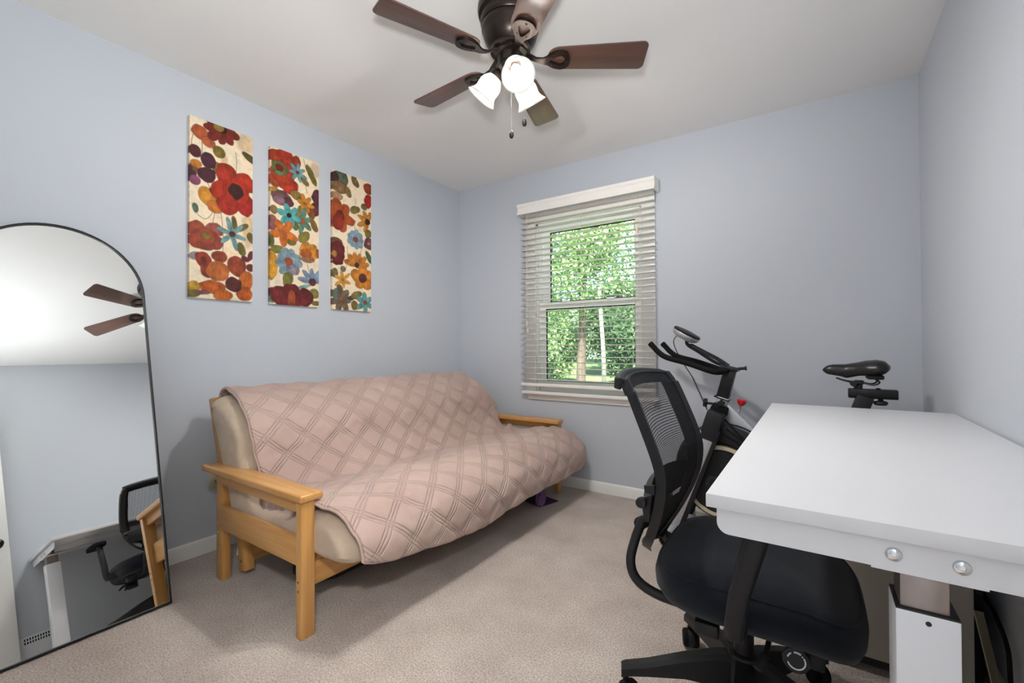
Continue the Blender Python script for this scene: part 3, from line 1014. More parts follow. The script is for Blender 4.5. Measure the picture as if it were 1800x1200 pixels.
def print_mat():
    m, nt, p = newmat('printed_canvas')
    p.inputs['Roughness'].default_value = 0.6
    p.inputs['Specular IOR Level'].default_value = 0.3
    at = N(nt, 'ShaderNodeVertexColor')
    at.layer_name = 'print'
    nt.links.new(at.outputs['Color'], p.inputs['Base Color'])
    tc = N(nt, 'ShaderNodeTexCoord')
    nb = N(nt, 'ShaderNodeTexNoise')
    nb.inputs['Scale'].default_value = 900
    nt.links.new(tc.outputs['Object'], nb.inputs['Vector'])
    b = N(nt, 'ShaderNodeBump')
    b.inputs['Strength'].default_value = 0.2
    b.inputs['Distance'].default_value = 0.0006
    nt.links.new(nb.outputs['Fac'], b.inputs['Height'])
    nt.links.new(b.outputs['Normal'], p.inputs['Normal'])
    return m


M['print'] = print_mat()
NU, NV = 140, 420
labels = ['floral canvas with one big red poppy and an orange blossom at its foot',
          'floral canvas with teal daisies, a scalloped blue flower and a red bloom on top',
          'floral canvas with a small blue flower among orange and rust blooms']
PT = 0.022
for ci, (y0, y1, zt_, zb_) in enumerate(((0.952, 1.257, 2.232, 1.312), (1.354, 1.660, 2.224, 1.310), (1.757, 2.064, 2.220, 1.306))):
    cv = thing('canvas_print', labels[ci], 'picture', (XL, (y0 + y1) / 2, zb_), 'three tall floral canvases on the wall')
    us = np.clip(np.arange(-1, NU + 2) / NU, 0, 1)
    vs_ = np.clip(np.arange(-1, NV + 2) / NV, 0, 1)
    Uu, Ww = np.meshgrid(us, vs_ * 3, indexing='ij')
    img = paint(Uu, Ww, PRINTS[ci], 100 * ci + 5)
    xs = np.full(Uu.shape, XL + PT)
    xs[0, :] = xs[-1, :] = XL + 0.001
    xs[:, 0] = xs[:, -1] = XL + 0.001
    ys = y0 + (y1 - y0) * Uu
    zs = zt_ + (zb_ - zt_) * Ww / 3
    nu, nv = Uu.shape
    co = np.stack([xs - XL, ys - (y0 + y1) / 2, zs - zb_], -1).reshape(-1, 3)
    idx = np.arange(nu * nv).reshape(nu, nv)
    q = np.stack([idx[:-1, :-1], idx[1:, :-1], idx[1:, 1:], idx[:-1, 1:]], -1).reshape(-1, 4)
    me = bpy.data.meshes.new('printed_face')
    me.from_pydata(co.tolist(), [], q.tolist())
    at = me.color_attributes.new('print', 'FLOAT_COLOR', 'POINT')
    at.data.foreach_set('color', np.concatenate([img.reshape(-1, 3), np.ones((nu * nv, 1))], 1).ravel().astype(np.float32))
    me.materials.append(M['print'])
    ob = bpy.data.objects.new('printed_face', me)
    COL.objects.link(ob)
    ob.parent = cv
    ORG[ob.name] = ORG[cv.name]
    w = MB()
    w.box(XL, XL + 0.014, y0 + 0.003, y0 + 0.03, zb_ + 0.003, zt_ - 0.003).box(XL, XL + 0.014, y1 - 0.03, y1 - 0.003, zb_ + 0.003, zt_ - 0.003)
    w.box(XL, XL + 0.014, y0 + 0.03, y1 - 0.03, zb_ + 0.003, zb_ + 0.03).box(XL, XL + 0.014, y0 + 0.03, y1 - 0.03, zt_ - 0.03, zt_ - 0.003)
    w.build('stretcher_frame', M['pine_z'], cv)

# ------------------------------------------------------------------ wall outlet, wall register
ol = thing('wall_outlet', 'cream duplex power outlet on the wall behind the futon arm', 'outlet', (XL, 1.085, 0.375))
box(XL, XL + 0.006, 1.049, 1.121, 0.318, 0.433).build('cover_plate', M['cream'], ol, bevel=0.003)
for z in (0.353, 0.398):
    r_ = MB().prism([(0.0165 * math.cos(t), 0.0165 * math.sin(t) if abs(math.sin(t)) < .8 else 0.0135 * math.copysign(1, math.sin(t))) for t in [2 * PI * k / 20 for k in range(20)]],
                    lambda a, b: (XL + 0.004, 1.085 + a, z + b), lambda a, b: (XL + 0.0085, 1.085 + a, z + b)).build('receptacle', M['cream'], ol)
    w = MB()
    w.box(XL + 0.008, XL + 0.0092, 1.0775, 1.080, z - 0.001, z + 0.009).box(XL + 0.008, XL + 0.0092, 1.090, 1.0922, z - 0.001, z + 0.007)
    w.lathe([(0.0025, 0), (0.0025, 0.0009)], (XL + 0.0083, 1.085, z - 0.008), (1, 0, 0), 10)
    w.build('slots', M['rubber'], r_)
MB().lathe([(0.003, 0), (0.003, 0.0015)], (XL + 0.006, 1.085, 0.3755), (1, 0, 0), 12).build('cover_screw', M['cream'], ol)

rg = thing('wall_register', 'white louvred air register low on the wall beside the door', 'vent', (XR, 0.87, 0.10))
box(XR - 0.006, XR, 0.775, 0.965, 0.10, 0.265).build('register_plate', M['whitem'], rg, bevel=0.002)
sl0 = None
for r_ in range(2):
    for k in range(11):
        yy = 0.80 + k * 0.0135
        zz = 0.215 + r_ * 0.022
        box(XR - 0.0065, XR - 0.0055, yy, yy + 0.007, zz, zz + 0.016).build('louvre_slot', M['rubber'], rg)

# ------------------------------------------------------------------ arched mirror
mr = thing('arched_mirror', 'tall arched floor mirror with thin black frame leaning on the wall', 'mirror', (-2.22, 0.473, 0.0))
bx, tx, tzz, myaw = -2.22, -2.608, 1.565, -0.018
tv = V(tx - bx, 0, tzz).normalized()
bv = V(math.sin(myaw), math.cos(myaw), 0)
nv_ = tv.cross(bv).normalized()
if nv_.x < 0:
    nv_ = -nv_
MH = V(tx - bx, 0, tzz).length
MW, yc = 0.28, 0.473
BO = V(bx, 0.753, 0.004) - bv * 0.28


def mpt(a, h, d):
    return BO + bv * a + tv * h + nv_ * d


def arch(wd, h0, top, n=32):
    pts = [(-wd, h0), (wd, h0)]
    for k in range(n + 1):
        t = PI * k / n
        pts.append((wd * math.cos(t), top - wd + wd * math.sin(t)))
    return pts


MB().prism(arch(MW - 0.004, 0.006, MH - 0.006), lambda a, h: mpt(a, h, -0.004), lambda a, h: mpt(a, h, 0.0)).build('mirror_glass', M['mirror'], mr, sharp=20)
MB().prism(arch(MW - 0.002, 0.003, MH - 0.003), lambda a, h: mpt(a, h, -0.012), lambda a, h: mpt(a, h, -0.0045)).build('backing_board', M['blackp'], mr)
o_out, o_in = arch(MW, 0, MH), arch(MW - 0.006, 0.006, MH - 0.006)
w = MB()
rings = []
for (a, h), (a2, h2) in zip(o_out + o_out[:1], o_in + o_in[:1]):
    rings.append([mpt(a, h, -0.016), mpt(a, h, 0.008), mpt(a2, h2, 0.008), mpt(a2, h2, -0.016)])
w.loft(rings, False, False)
w.build('frame', M['blackm'], mr, sharp=30)

# ------------------------------------------------------------------ futon
fu = thing('futon', 'honey pine futon frame with flat mission arms under the quilted cover', 'futon', (-1.95, 1.9175, 0.0))
YM = 3.835


def my(y0, y1, far):
    return (YM - y1, YM - y0) if far else (y0, y1)


for far in (False, True):
    y0, y1 = my(0.916, 0.970, far)
    lg = box(-1.577, -1.541, y0, y1, 0, 0.497).build('front_leg', M['pine_z'], fu, bevel=0.003)
    yh = 0.916 if not far else YM - 0.916
    sg = -1 if not far else 1
    for z in (0.172, 0.205):
        MB().lathe([(0.0045, 0.0), (0.0045, 0.0008)], (-1.561, yh, z), (0, sg, 0), 12).build('dowel_hole', M['bark'], lg)
    y0, y1 = my(0.950, 0.988, far)
    lg = box(-2.292, -2.235, y0, y1, 0, 0.497).build('back_leg', M['pine_z'], fu, bevel=0.004)
    yh = 0.950 if not far else YM - 0.950
    for z in (0.215, 0.255):
        MB().lathe([(0.0045, 0.0), (0.0045, 0.0008)], (-2.272, yh, z), (0, sg, 0), 12).build('dowel_hole', M['cream'], lg)
    y0, y1 = my(0.906, 0.998, far)
    box(-2.335, -1.530, y0, y1, 0.495, 0.523).build('arm_board', M['pine_x'], fu, bevel=0.007, seg=3)
    y0, y1 = my(0.930, 0.955, far)
    box(-2.236, -1.576, y0, y1, 0.448, 0.497).build('arm_rail', M['pine_x'], fu, bevel=0.002)
    y0, y1 = my(0.938, 0.962, far)
    box(-2.236, -1.576, y0, y1, 0.243, 0.345).build('side_rail', M['pine_x'], fu, bevel=0.003)
    # leaning back post
    y0, y1 = my(1.006, 1.050, far)
    poly = [(-2.515, 0.800), (-2.470, 0.812), (-2.455, 0.800), (-2.255, 0.235), (-2.325, 0.225)]
    MB().prism(poly, lambda x, z: (x, y0, z), lambda x, z: (x, y1, z)).build('back_post', M['pine_z'], fu, bevel=0.004)
    # swing bracket board below the seat
    y0, y1 = my(1.015, 1.060, far)
    poly = [(-2.255, 0.245), (-2.195, 0.245), (-2.165, 0.035), (-2.215, 0.028)]
    br_ = MB().prism(poly, lambda x, z: (x, y0, z), lambda x, z: (x, y1, z)).build('pivot_board', M['pine_z'], fu, bevel=0.003)
    yh = y0 if not far else y1
    MB().lathe([(0.006, 0.0), (0.006, 0.001)], (-2.196, yh, 0.075), (0, sg, 0), 12).build('bolt_hole', M['bark'], br_)
    # lower seat side board
    y0, y1 = my(1.015, 1.045, far)
    box(-2.19, -1.60, y0, y1, 0.19, 0.262).build('deck_side', M['pine_x'], fu, bevel=0.003)
box(-1.625, -1.595, 0.968, YM - 0.968, 0.150, 0.240).build('front_rail', M['pine_y'], fu, bevel=0.003)
box(-2.215, -2.188, 1.062, YM - 1.062, 0.062, 0.168).build('back_rail', M['pine_y'], fu, bevel=0.003)
for k in range(9):
    y = 1.10 + k * (YM - 2.2 - 0.06) / 8
    box(-2.19, -1.56, y, y + 0.06, 0.245, 0.263).build('seat_slat', M['pine_x'], fu)
for k in range(6):
    z = 0.33 + k * 0.085
    x = -2.290 - (z - 0.25) * 0.364
    box(x - 0.01, x + 0.008, 1.04, YM - 1.04, z, z + 0.05).build('back_slat', M['pine_y'], fu)


def resample(pts, n, closed):
    P = [V(p[0], p[1], 0) for p in pts]
    if closed:
        P2 = P[-2:] + P + P[:3]
        C = bezier(P2, 10)
        C = C[20:20 + 10 * len(P)]
    else:
        C = bezier(P, 12)
    L = [0]
    Q = C + (C[:1] if closed else [])
    for a, b in zip(Q[:-1], Q[1:]):
        L.append(L[-1] + (b - a).length)
    out = []
    m = n if closed else n - 1
    for k in range(n):
        s = L[-1] * k / m
        out.append((float(np.interp(s, L, [q.x for q in Q])), float(np.interp(s, L, [q.y for q in Q]))))
    return out, L[-1]


NC = 96
mtop, _ = resample([(-2.440, 0.775), (-2.415, 0.818), (-2.345, 0.822), (-2.225, 0.772), (-2.125, 0.68), (-2.085, 0.55), (-2.035, 0.445), (-1.972, 0.388), (-1.85, 0.402),
                    (-1.70, 0.432), (-1.55, 0.448), (-1.44, 0.424), (-1.368, 0.362), (-1.352, 0.305)], NC, False)
mbot, _ = resample([(-2.440, 0.775), (-2.380, 0.66), (-2.318, 0.52), (-2.262, 0.40), (-2.215, 0.30), (-2.14, 0.268), (-1.9, 0.264), (-1.6, 0.264), (-1.41, 0.268), (-1.352, 0.305)], NC, False)
mp_ = mtop + mbot[-2:0:-1]
nm = len(mp_)
norms = []
for k in range(nm):
    a, b = mp_[k - 1], mp_[(k + 1) % nm]
    t = V(b[0] - a[0], b[1] - a[1], 0).normalized()
    norms.append(V(t.y, -t.x, 0))
# polygon runs clockwise seen from -y: make normals point inward
cxz = V(-1.9, 0.33, 0)
if (norms[40].dot(V(0, -1, 0))) < 0:
    norms = [-q for q in norms]
ya, yb_ = 0.966, YM - 0.966
secs = []
E_ = 0.09
for k in range(11):
    secs.append(ya + E_ * (1 - math.cos(PI / 2 * k / 10)))
for k in range(1, 40):
    secs.append(ya + E_ + (yb_ - ya - 2 * E_) * k / 40)
for k in range(11):
    secs.append(yb_ - E_ * (1 - math.cos(PI / 2 * (10 - k) / 10)))
rings = []
for y in secs:
    e = min(y - ya, yb_ - y)
    ins = 0.055 * (1 - math.sqrt(max(0, 1 - (1 - min(1, e / E_)) ** 2)))
    ring = []
    for (x, z), n_ in zip(mp_, norms):
        wr = 0.005 * mnoise.noise(V(x * 9, y * 9, z * 9)) + 0.005 * mnoise.noise(V(x * 34, y * 7, z * 34))
        ring.append(V(x + n_.x * (ins + wr), y, z + n_.y * (ins + wr)))
    rings.append(ring)
mtb = MB().loft(rings, False, False)
for base, flip in ((0, False), ((len(rings) - 1) * nm, True)):
    top_i = [base + k for k in range(NC)]
    bot_i = [base] + [base + nm - k for k in range(1, NC - 1)] + [base + NC - 1]
    for k in range(NC - 1):
        q = [top_i[k], top_i[k + 1], bot_i[k + 1], bot_i[k]]
        q = [x for n_, x in enumerate(q) if x not in q[:n_]]
        mtb.f.append(tuple(q))
mt = mtb.build('futon_mattress', M['mattress'], None, sharp=70, loc=(-1.95, 1.9175, 0.264))
tag(mt, 'beige cotton futon mattress folded along the pine frame', 'mattress')

cp, CL = resample([(-2.438, 0.700), (-2.447, 0.775), (-2.425, 0.833), (-2.345, 0.843), (-2.215, 0.792), (-2.108, 0.695), (-2.066, 0.558), (-2.016, 0.462), (-1.955, 0.408), (-1.845, 0.420),
                   (-1.70, 0.450), (-1.55, 0.467), (-1.432, 0.442), (-1.350, 0.373), (-1.331, 0.30), (-1.338, 0.235), (-1.352, 0.16)], 400, False)
ss = np.linspace(0, CL, 400)
cx_ = np.array([p[0] for p in cp])
cz_ = np.array([p[1] for p in cp])
s_crease = ss[np.argmin(np.abs(cx_ + 1.955) + np.abs(cz_ - 0.408))]
PER = 0.125


def cover(u, v):
    # v across the length of the futon, u along the profile
    yn = 1.0 + v * 1.93
    hem = interp(yn, [1.0, 1.05, 1.18, 1.45, 1.72, 2.13, 2.62, 2.80, 2.93], [0.305, 0.285, 0.255, 0.215, 0.190, 0.225, 0.218, 0.225, 0.25])
    smax = CL - (hem - 0.16)
    s = u * smax
    x = float(np.interp(s, ss, cx_))
    z = float(np.interp(s, ss, cz_))
    back = 1 - smooth(s_crease - 0.10, s_crease + 0.04, s)
    top = 1 - smooth(0.25, 0.75, s)
    front = smooth(-1.60, -1.46, x) if s > s_crease else 0.0
    y0 = 1.022 + 0.012 * math.sin(s * 9) - 0.02 * front
    mid = (1 - back) * (1 - front)
    y0 -= 0.045 * mid * smooth(-2.05, -1.95, x)
    y1 = 2.835 + 0.0 * back - 0.05 * top + 0.085 * front + 0.012 * math.sin(s * 14)
    y = y0 + (y1 - y0) * v
    # relief
    du, dv = s, y
    a = (du * 0.76 + dv * 0.65 + 10) % PER
    b = (du * 0.76 - dv * 0.65 + 10) % PER
    da, db = min(a, PER - a), min(b, PER - b)
    puff = 0.0045 * min(1, da / 0.03) * min(1, db / 0.03)
    wr = 0.011 * mnoise.noise(V(x * 4 + 3, y * 4, z * 4)) + 0.008 * mnoise.noise(V(x * 11, y * 9 + 7, z * 11)) + 0.004 * mnoise.noise(V(x * 26, y * 20 + 3, z * 26))
    cre = math.exp(-((s - s_crease) / 0.10) ** 2)
    wr += cre * 0.012 * mnoise.noise(V(y * 7, s * 4, 5.0))
    # bunched fold at the far end of the crease
    far = smooth(2.55, 2.80, y)
    wr += cre * far * 0.05 * (0.6 + mnoise.noise(V(y * 12, s * 10, 2.0)))
    # profile normal
    i = int(np.clip(s / CL * 399, 2, 397))
    t = V(cx_[i + 2] - cx_[i - 2], 0, cz_[i + 2] - cz_[i - 2]).normalized()
    n_ = V(-t.z, 0, t.x)
    if n_.z < -0.2 and s < s_crease:
        n_ = -n_
    p = V(x, y, z) + n_ * (puff + 0.004 + max(wr, -0.004))
    # corners: back top falls away at both ends, seat edge falls near the arm
    p.z -= back * smooth(2.70, 2.81, y) ** 2 * 0.075 * (0.3 + top)
    p.z -= mid * smooth(1.035, 0.975, y) * 0.075 * smooth(-2.03, -1.95, x) * (1 - smooth(-1.72, -1.62, x))
    p.z -= front * smooth(2.84, 2.92, y) * 0.03
    p.x -= front * smooth(2.80, 2.92, y) * 0.03
    return p, (s, y)


GU, GV = 190, 230
vs2, uvs = [], []
for i in range(GU + 1):
    for j in range(GV + 1):
        p, uv_ = cover(i / GU, j / GV)
        vs2.append(p)
        uvs.append(uv_)
g = MB()
fs = []
for i in range(GU):
    for j in range(GV):
        a = i * (GV + 1) + j
        fs.append((a, a + GV + 1, a + GV + 2, a + 1))
g.add(vs2, fs)
qc = g.build('quilted_cover', M['quilt'], None, sharp=80, loc=(-1.95, 1.9175, 0.2), closed=False)
tag(qc, 'dusty pink quilted throw draped over the futon mattress', 'quilt')
uvl = qc.data.uv_layers.new(name='UVMap')
lv = np.zeros(len(qc.data.loops), dtype=np.int32)
qc.data.loops.foreach_get('vertex_index', lv)
uvl.data.foreach_set('uv', np.array(uvs, dtype=np.float32)[lv].ravel())
md = qc.modifiers.new('thick', 'SOLIDIFY')
md.thickness = 0.009
md.offset = 1.0
# piped hem round the free edge
edge_i = [j for j in range(GV + 1)]
loop = [vs2[GU * (GV + 1) + j] for j in range(0, GV + 1, 2)]
w = MB()
w.tube([p + V(0.003, 0, 0) for p in loop], 0.0055, 8)
loop = [vs2[i * (GV + 1)] for i in range(20, GU + 1, 2)]
w.tube([p + V(0, -0.003, 0) for p in loop], 0.0055, 8)
w.build('piped_hem', M['quilt'], qc)

# rolled exercise mat under the futon
ym = thing('rolled_exercise_mat', 'purple exercise mat loosely rolled up on the carpet under the futon', 'exercise mat', (-1.72, 2.55, 0.0))
pts = []
nT = 110
for k in range(nT + 1):
    t = k / nT
    a = -PI / 2 + 2 * PI * 4.2 * t
    r = 0.058 * (1 - t) + 0.012 * t
    pts.append((r * 0.9 * math.cos(a), 0.058 + 0.0035 + r * math.sin(a)))
tail = [(0.17 - 0.17 * k / 10, 0.0035) for k in range(10)]
path = [(q[0], q[1]) for q in tail] + pts


def mat_strip(off, name, m_, par):
    w = MB()
    rings_ = []
    for k, (a, z) in enumerate(path):
        p0 = path[max(k - 1, 0)]
        p1 = path[min(k + 1, len(path) - 1)]
        t = V(p1[0] - p0[0], p1[1] - p0[1], 0).normalized()
        n_ = V(-t.y, t.x, 0)
        ring = []
        for (o_, yy) in ((off[0], 0), (off[1], 0), (off[1], 1), (off[0], 1)):
            aa, zz = a + n_.x * o_, z + n_.y * o_
            # roll axis along -x, opening faces the room; unrolled tail runs along +y
            ring.append(V(-1.500 - 0.50 * yy + 0.26 * aa, 2.545 + 0.13 * yy + 0.966 * aa, max(0.001, zz)))
        rings_.append(ring)
    w.loft(rings_)
    return w.build(name, m_, par, sharp=50)


mat_strip((-0.003, 0.0), 'outer_layer', M['mat_out'], ym)
mat_strip((0.0, 0.003), 'inner_layer', M['mat_in'], ym)

# soft black bag under the futon
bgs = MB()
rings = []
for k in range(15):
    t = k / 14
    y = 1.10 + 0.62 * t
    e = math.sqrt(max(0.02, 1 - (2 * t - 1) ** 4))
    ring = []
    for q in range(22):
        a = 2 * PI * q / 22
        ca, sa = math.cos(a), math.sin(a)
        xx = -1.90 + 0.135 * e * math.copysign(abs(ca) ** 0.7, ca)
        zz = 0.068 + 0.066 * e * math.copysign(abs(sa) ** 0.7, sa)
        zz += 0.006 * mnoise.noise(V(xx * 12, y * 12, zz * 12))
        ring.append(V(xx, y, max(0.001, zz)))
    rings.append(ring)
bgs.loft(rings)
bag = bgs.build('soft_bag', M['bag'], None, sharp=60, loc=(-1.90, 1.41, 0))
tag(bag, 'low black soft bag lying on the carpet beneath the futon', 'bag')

# small white cord dropping from the outlet side
cd = thing('white_cord', 'short white power cord with plug hanging behind the futon leg', 'cord', (-2.33, 1.07, 0.0))
MB().tube(bezier([(-2.42, 1.16, 0.20), (-2.36, 1.10, 0.17), (-2.33, 1.075, 0.12)], 6), 0.003, 8).build('cable', M['whitem'], cd)
MB().tube([(-2.332, 1.076, 0.125), (-2.315, 1.06, 0.085), (-2.306, 1.052, 0.062)], [0.006, 0.009, 0.008], 10).build('plug', M['whitem'], cd)
MB().tube([(-2.345, 1.088, 0.13), (-2.31, 1.082, 0.10), (-2.306, 1.075, 0.001)], 0.002, 8).build('cable', M['whitem'], cd)

# ------------------------------------------------------------------ standing desk
dk = thing('standing_desk', 'white height-adjustable desk along the right-hand wall', 'desk', (0.137, 1.62, 0.0))
DXL, DXR, DY0, DY1, DZT = -0.165, 0.440, 0.862, 2.365, 0.795
box(DXL, DXR, DY0, DY1, DZT - 0.024, DZT).build('desktop', M['white'], dk, bevel=0.0015)


def rrect(x0, x1, z0, z1, r):
    pts = [(x0, z1), (x1, z1)]
    for k in range(7):
        a = PI / 2 * k / 6
        pts.append((x1 - r + r * math.cos(a), z0 + r - r * math.sin(a)))
    for k in range(7):
        a = PI / 2 * k / 6
        pts.append((x0 + r - r * math.sin(a), z0 + r - r * math.cos(a)))
    return pts


for (yb0, s) in ((0.880, 1), (DY1 - 0.018, -1)):
    pb = MB().prism(rrect(-0.150, 0.425, 0.722, DZT - 0.024, 0.02), lambda x, z: (x, yb0, z), lambda x, z: (x, yb0 + s * 0.003, z)).build('side_bracket', M['whitem'], dk)
    box(-0.150, 0.425, min(yb0, yb0 + s * 0.05), max(yb0, yb0 + s * 0.05), DZT - 0.027, DZT - 0.024).build('bracket_flange', M['whitem'], dk)
    for x in (0.095, 0.169):
        sc = MB()
        sc.lathe([(0.0105, 0), (0.0105, 0.001), (0.009, 0.0035), (0.005, 0.005), (0.0035, 0.005), (0.003, 0.003)], (x, yb0, 0.745), (0, -s, 0), 20)
        sc.build('bolt_head', M['chrome'], dk)
    # column mount
    cy0, cy1 = (yb0 + 0.0, yb0 + 0.077) if s > 0 else (yb0 - 0.077, yb0)
    xa, xb = 0.096, 0.168
    box(xa - 0.028, xb + 0.028, min(yb0, yb0 + s * .09), max(yb0, yb0 + s * .09), 0.7185, 0.7225).build('mount_plate', M['whitem'], dk, bevel=0.001)
    box(xa + 0.006, xb - 0.010, cy0 + 0.008, cy1 - 0.008, 0.40, 0.7225).build('inner_column', M['zinc'], dk, bevel=0.003)
    box(xa + 0.0005, xb - 0.0005, cy0 + 0.0005, cy1 - 0.0005, 0.6655, 0.6690).build('column_collar', M['blackp'], dk, bevel=0.001)
    box(xa, xb, cy0, cy1, 0.03, 0.667).build('outer_column', M['whitem'], dk, bevel=0.003)
    sy = cy0 if s > 0 else cy1
    MB().lathe([(0.0035, -0.001), (0.0035, 0.0008)], ((xa + xb) / 2 + 0.001, sy, 0.654), (0, -s, 0), 14).build('column_screw', M['blackp'], dk)
    MB().prism([(-0.13, 0.0), (0.395, 0.0), (0.395, 0.022), (0.20, 0.034), (0.06, 0.034), (-0.13, 0.022)], lambda x, z: (x, cy0 + 0.006, z), lambda x, z: (x, cy1 - 0.006, z)).build('foot', M['whitem'], dk, bevel=0.003)
for x in (0.085, 0.165):
    box(x, x + 0.03, 0.93, DY1 - 0.07, 0.735, 0.7705).build('cross_rail', M['whitem'], dk)
box(-0.12, -0.03, 1.30, 1.40, 0.748, 0.7705).build('height_switch', M['blackp'], dk, bevel=0.004)

# pedestal under the desk
pd = thing('drawer_pedestal', 'taupe steel drawer pedestal standing under the desk', 'cabinet', (0.18, 2.06, 0.0))
px0, px1, py0, py1 = -0.02, 0.378, 1.845, 2.29
box(px0, px1, py0, py1, 0.052, 0.60).build('cabinet_body', M['taupe'], pd, bevel=0.002)
for (z0, z1) in ((0.06, 0.315), (0.32, 0.455), (0.46, 0.595)):
    d_ = box(px0 - 0.016, px0 - 0.0005, py0 + 0.003, py1 - 0.003, z0, z1).build('drawer_front', M['taupe'], pd, bevel=0.002)
    box(px0 - 0.026, px0 - 0.0155, (py0 + py1) / 2 - 0.06, (py0 + py1) / 2 + 0.06, z1 - 0.035, z1 - 0.022).build('handle', M['chrome'], d_, bevel=0.003)
box(px0 + 0.015, px1 - 0.015, py0 + 0.015, py1 - 0.015, 0.02, 0.053).build('plinth', M['blackp'], pd)
for (x, y) in ((px0 + 0.03, py0 + 0.03), (px1 - 0.03, py0 + 0.03), (px0 + 0.03, py1 - 0.03), (px1 - 0.03, py1 - 0.03)):
    MB().lathe([(0.012, 0), (0.012, 0.021)], (x, y, 0.0), (0, 0, 1), 14).build('foot', M['rubber'], pd)

# black flat case, strip and cable between pedestal and wall
fc = thing('flat_case', 'thin black portfolio case standing between pedestal and wall', 'case', (0.41, 2.0, 0.0))
box(0.392, 0.418, 1.93, 2.33, 0.0, 0.58).build('case_body', M['bag'], fc, bevel=0.008)
MB().tube(bezier([(0.405, 2.06, 0.575), (0.405, 2.07, 0.61), (0.405, 2.13, 0.622), (0.405, 2.19, 0.61), (0.405, 2.20, 0.575)], 6), 0.006, 10).build('handle', M['bag'], fc)
st = thing('clear_strip', 'narrow clear plastic strip leaning beside the pedestal', 'strip', (0.43, 1.80, 0.0))
d_ = V(0.055, -0.02, -0.22)
M_st = mat('olive_acrylic', (120, 112, 92), rough=0.15, spec=0.6)
MB().prism([(-0.010, 0), (0.010, 0), (0.010, 0.003), (-0.010, 0.003)],
           lambda a, b: (0.394 + a, 1.875 + b, 0.27), lambda a, b: (0.438 + a, 1.850 + b, 0.001)).build('strip_body', M_st, st)
MB().prism([(-0.012, -0.001), (-0.010, -0.001), (-0.010, 0.004), (-0.012, 0.004)],
           lambda a, b: (0.394 + a, 1.875 + b, 0.27), lambda a, b: (0.438 + a, 1.850 + b, 0.001)).build('strip_edge', M['cream'], st)
cb = MB().tube(bezier([(0.33, 2.13, 0.745), (0.41, 2.08, 0.64), (0.436, 2.05, 0.45), (0.430, 2.01, 0.29), (0.430, 1.885, 0.268), (0.430, 1.785, 0.225), (0.430, 1.765, 0.14), (0.428, 1.75, 0.008), (0.40, 1.70, 0.006)], 8), 0.0055, 10)
cbo = cb.build('desk_power_cable', M['rubber'], None, loc=(0.42, 1.75, 0.0))
tag(cbo, 'black power cable dropping from the desk to the floor', 'cable')

# ------------------------------------------------------------------ office chair
CX, CY = -0.175, 1.425
ch = thing('office_chair', 'black mesh-back office chair tucked under the white desk', 'chair', (CX, CY, 0.0))
MB().lathe([(0.030, 0.085), (0.042, 0.090), (0.046, 0.12), (0.046, 0.175), (0.040, 0.192), (0.030, 0.194)], (CX, CY, 0), seg=28).build('hub', M['blackp'], ch)
for k in range(5):
    a = math.radians(128.3 + 72 * k)
    d = V(math.cos(a), math.sin(a), 0)
    s_ = V(-d.y, d.x, 0)
    c_ = V(CX, CY, 0)
    rings = []
    for (r, z0, z1, hw) in ((0.030, 0.088, 0.186, 0.030), (0.07, 0.098, 0.184, 0.026), (0.16, 0.102, 0.160, 0.022), (0.26, 0.090, 0.126, 0.020), (0.325, 0.080, 0.110, 0.019), (0.338, 0.074, 0.104, 0.017)):
        p = c_ + d * r
        rings.append([p - s_ * hw + V(0, 0, z0), p + s_ * hw + V(0, 0, z0), p + s_ * hw + V(0, 0, z1 - .01), p + s_ * hw * 0.6 + V(0, 0, z1),
                      p - s_ * hw * 0.6 + V(0, 0, z1), p - s_ * hw + V(0, 0, z1 - .01)])
    MB().loft(rings).build('base_leg', M['blackp'], ch, sharp=30)
    cp_ = c_ + d * 0.325
    cs = MB().tube([cp_ + V(0, 0, 0.078), cp_ + V(0, 0, 0.055)], 0.009, 12).build('caster', M['blackp'], ch)
    wa = math.radians(200 + 50 * k)
    wd = V(math.cos(wa), math.sin(wa), 0)
    tr_ = V(-wd.y, wd.x, 0) * 0.012
    for sg in (-1, 1):
        MB().lathe([(0.006, 0.006), (0.022, 0.006), (0.0275, 0.009), (0.029, 0.014), (0.0285, 0.022), (0.024, 0.026), (0.012, 0.027), (0.004, 0.0265)], cp_ + tr_ + V(0, 0, 0.0292), wd * sg, 24).build('wheel', M['rubber'], cs)
    hd = []
    for q in range(9):
        t = math.radians(-10 + 200 * q / 8)
        base = tr_.normalized() * math.cos(t) * 0.033 + V(0, 0, math.sin(t) * 0.033)
        hd.append([cp_ + tr_ + V(0, 0, 0.0292) + base * f + wd * o for f, o in ((0.92, -0.010), (0.92, 0.010), (1.02, 0.010), (1.02, -0.010))])
    MB().loft(hd).build('hood', M['blackp'], cs, sharp=40)
MB().lathe([(0.026, 0.19), (0.026, 0.27), (0.020, 0.272), (0.014, 0.273), (0.014, 0.35)], (CX, CY, 0), seg=20).build('gas_column', M['blackm'], ch)
box(CX - 0.12, CX + 0.13, CY - 0.075, CY + 0.075, 0.335, 0.378).build('tilt_mechanism', M['blackp'], ch, bevel=0.008)


def superring(x0, x1, y0, y1, z, e=3.6, n=56, fr=0.0):
    xc, yc_ = (x0 + x1) / 2, (y0 + y1) / 2
    a, b = (x1 - x0) / 2, (y1 - y0) / 2
    out = []
    for k in range(n):
        t = 2 * PI * k / n
        c, s = math.cos(t), math.sin(t)
        x = xc + a * math.copysign(abs(c) ** (2 / e), c)
        y = yc_ + b * math.copysign(abs(s) ** (2 / e), s)
        zz = z - fr * smooth(xc + 0.05, x1 + 0.02, x) ** 2
        out.append(V(x, y, zz))
    return out


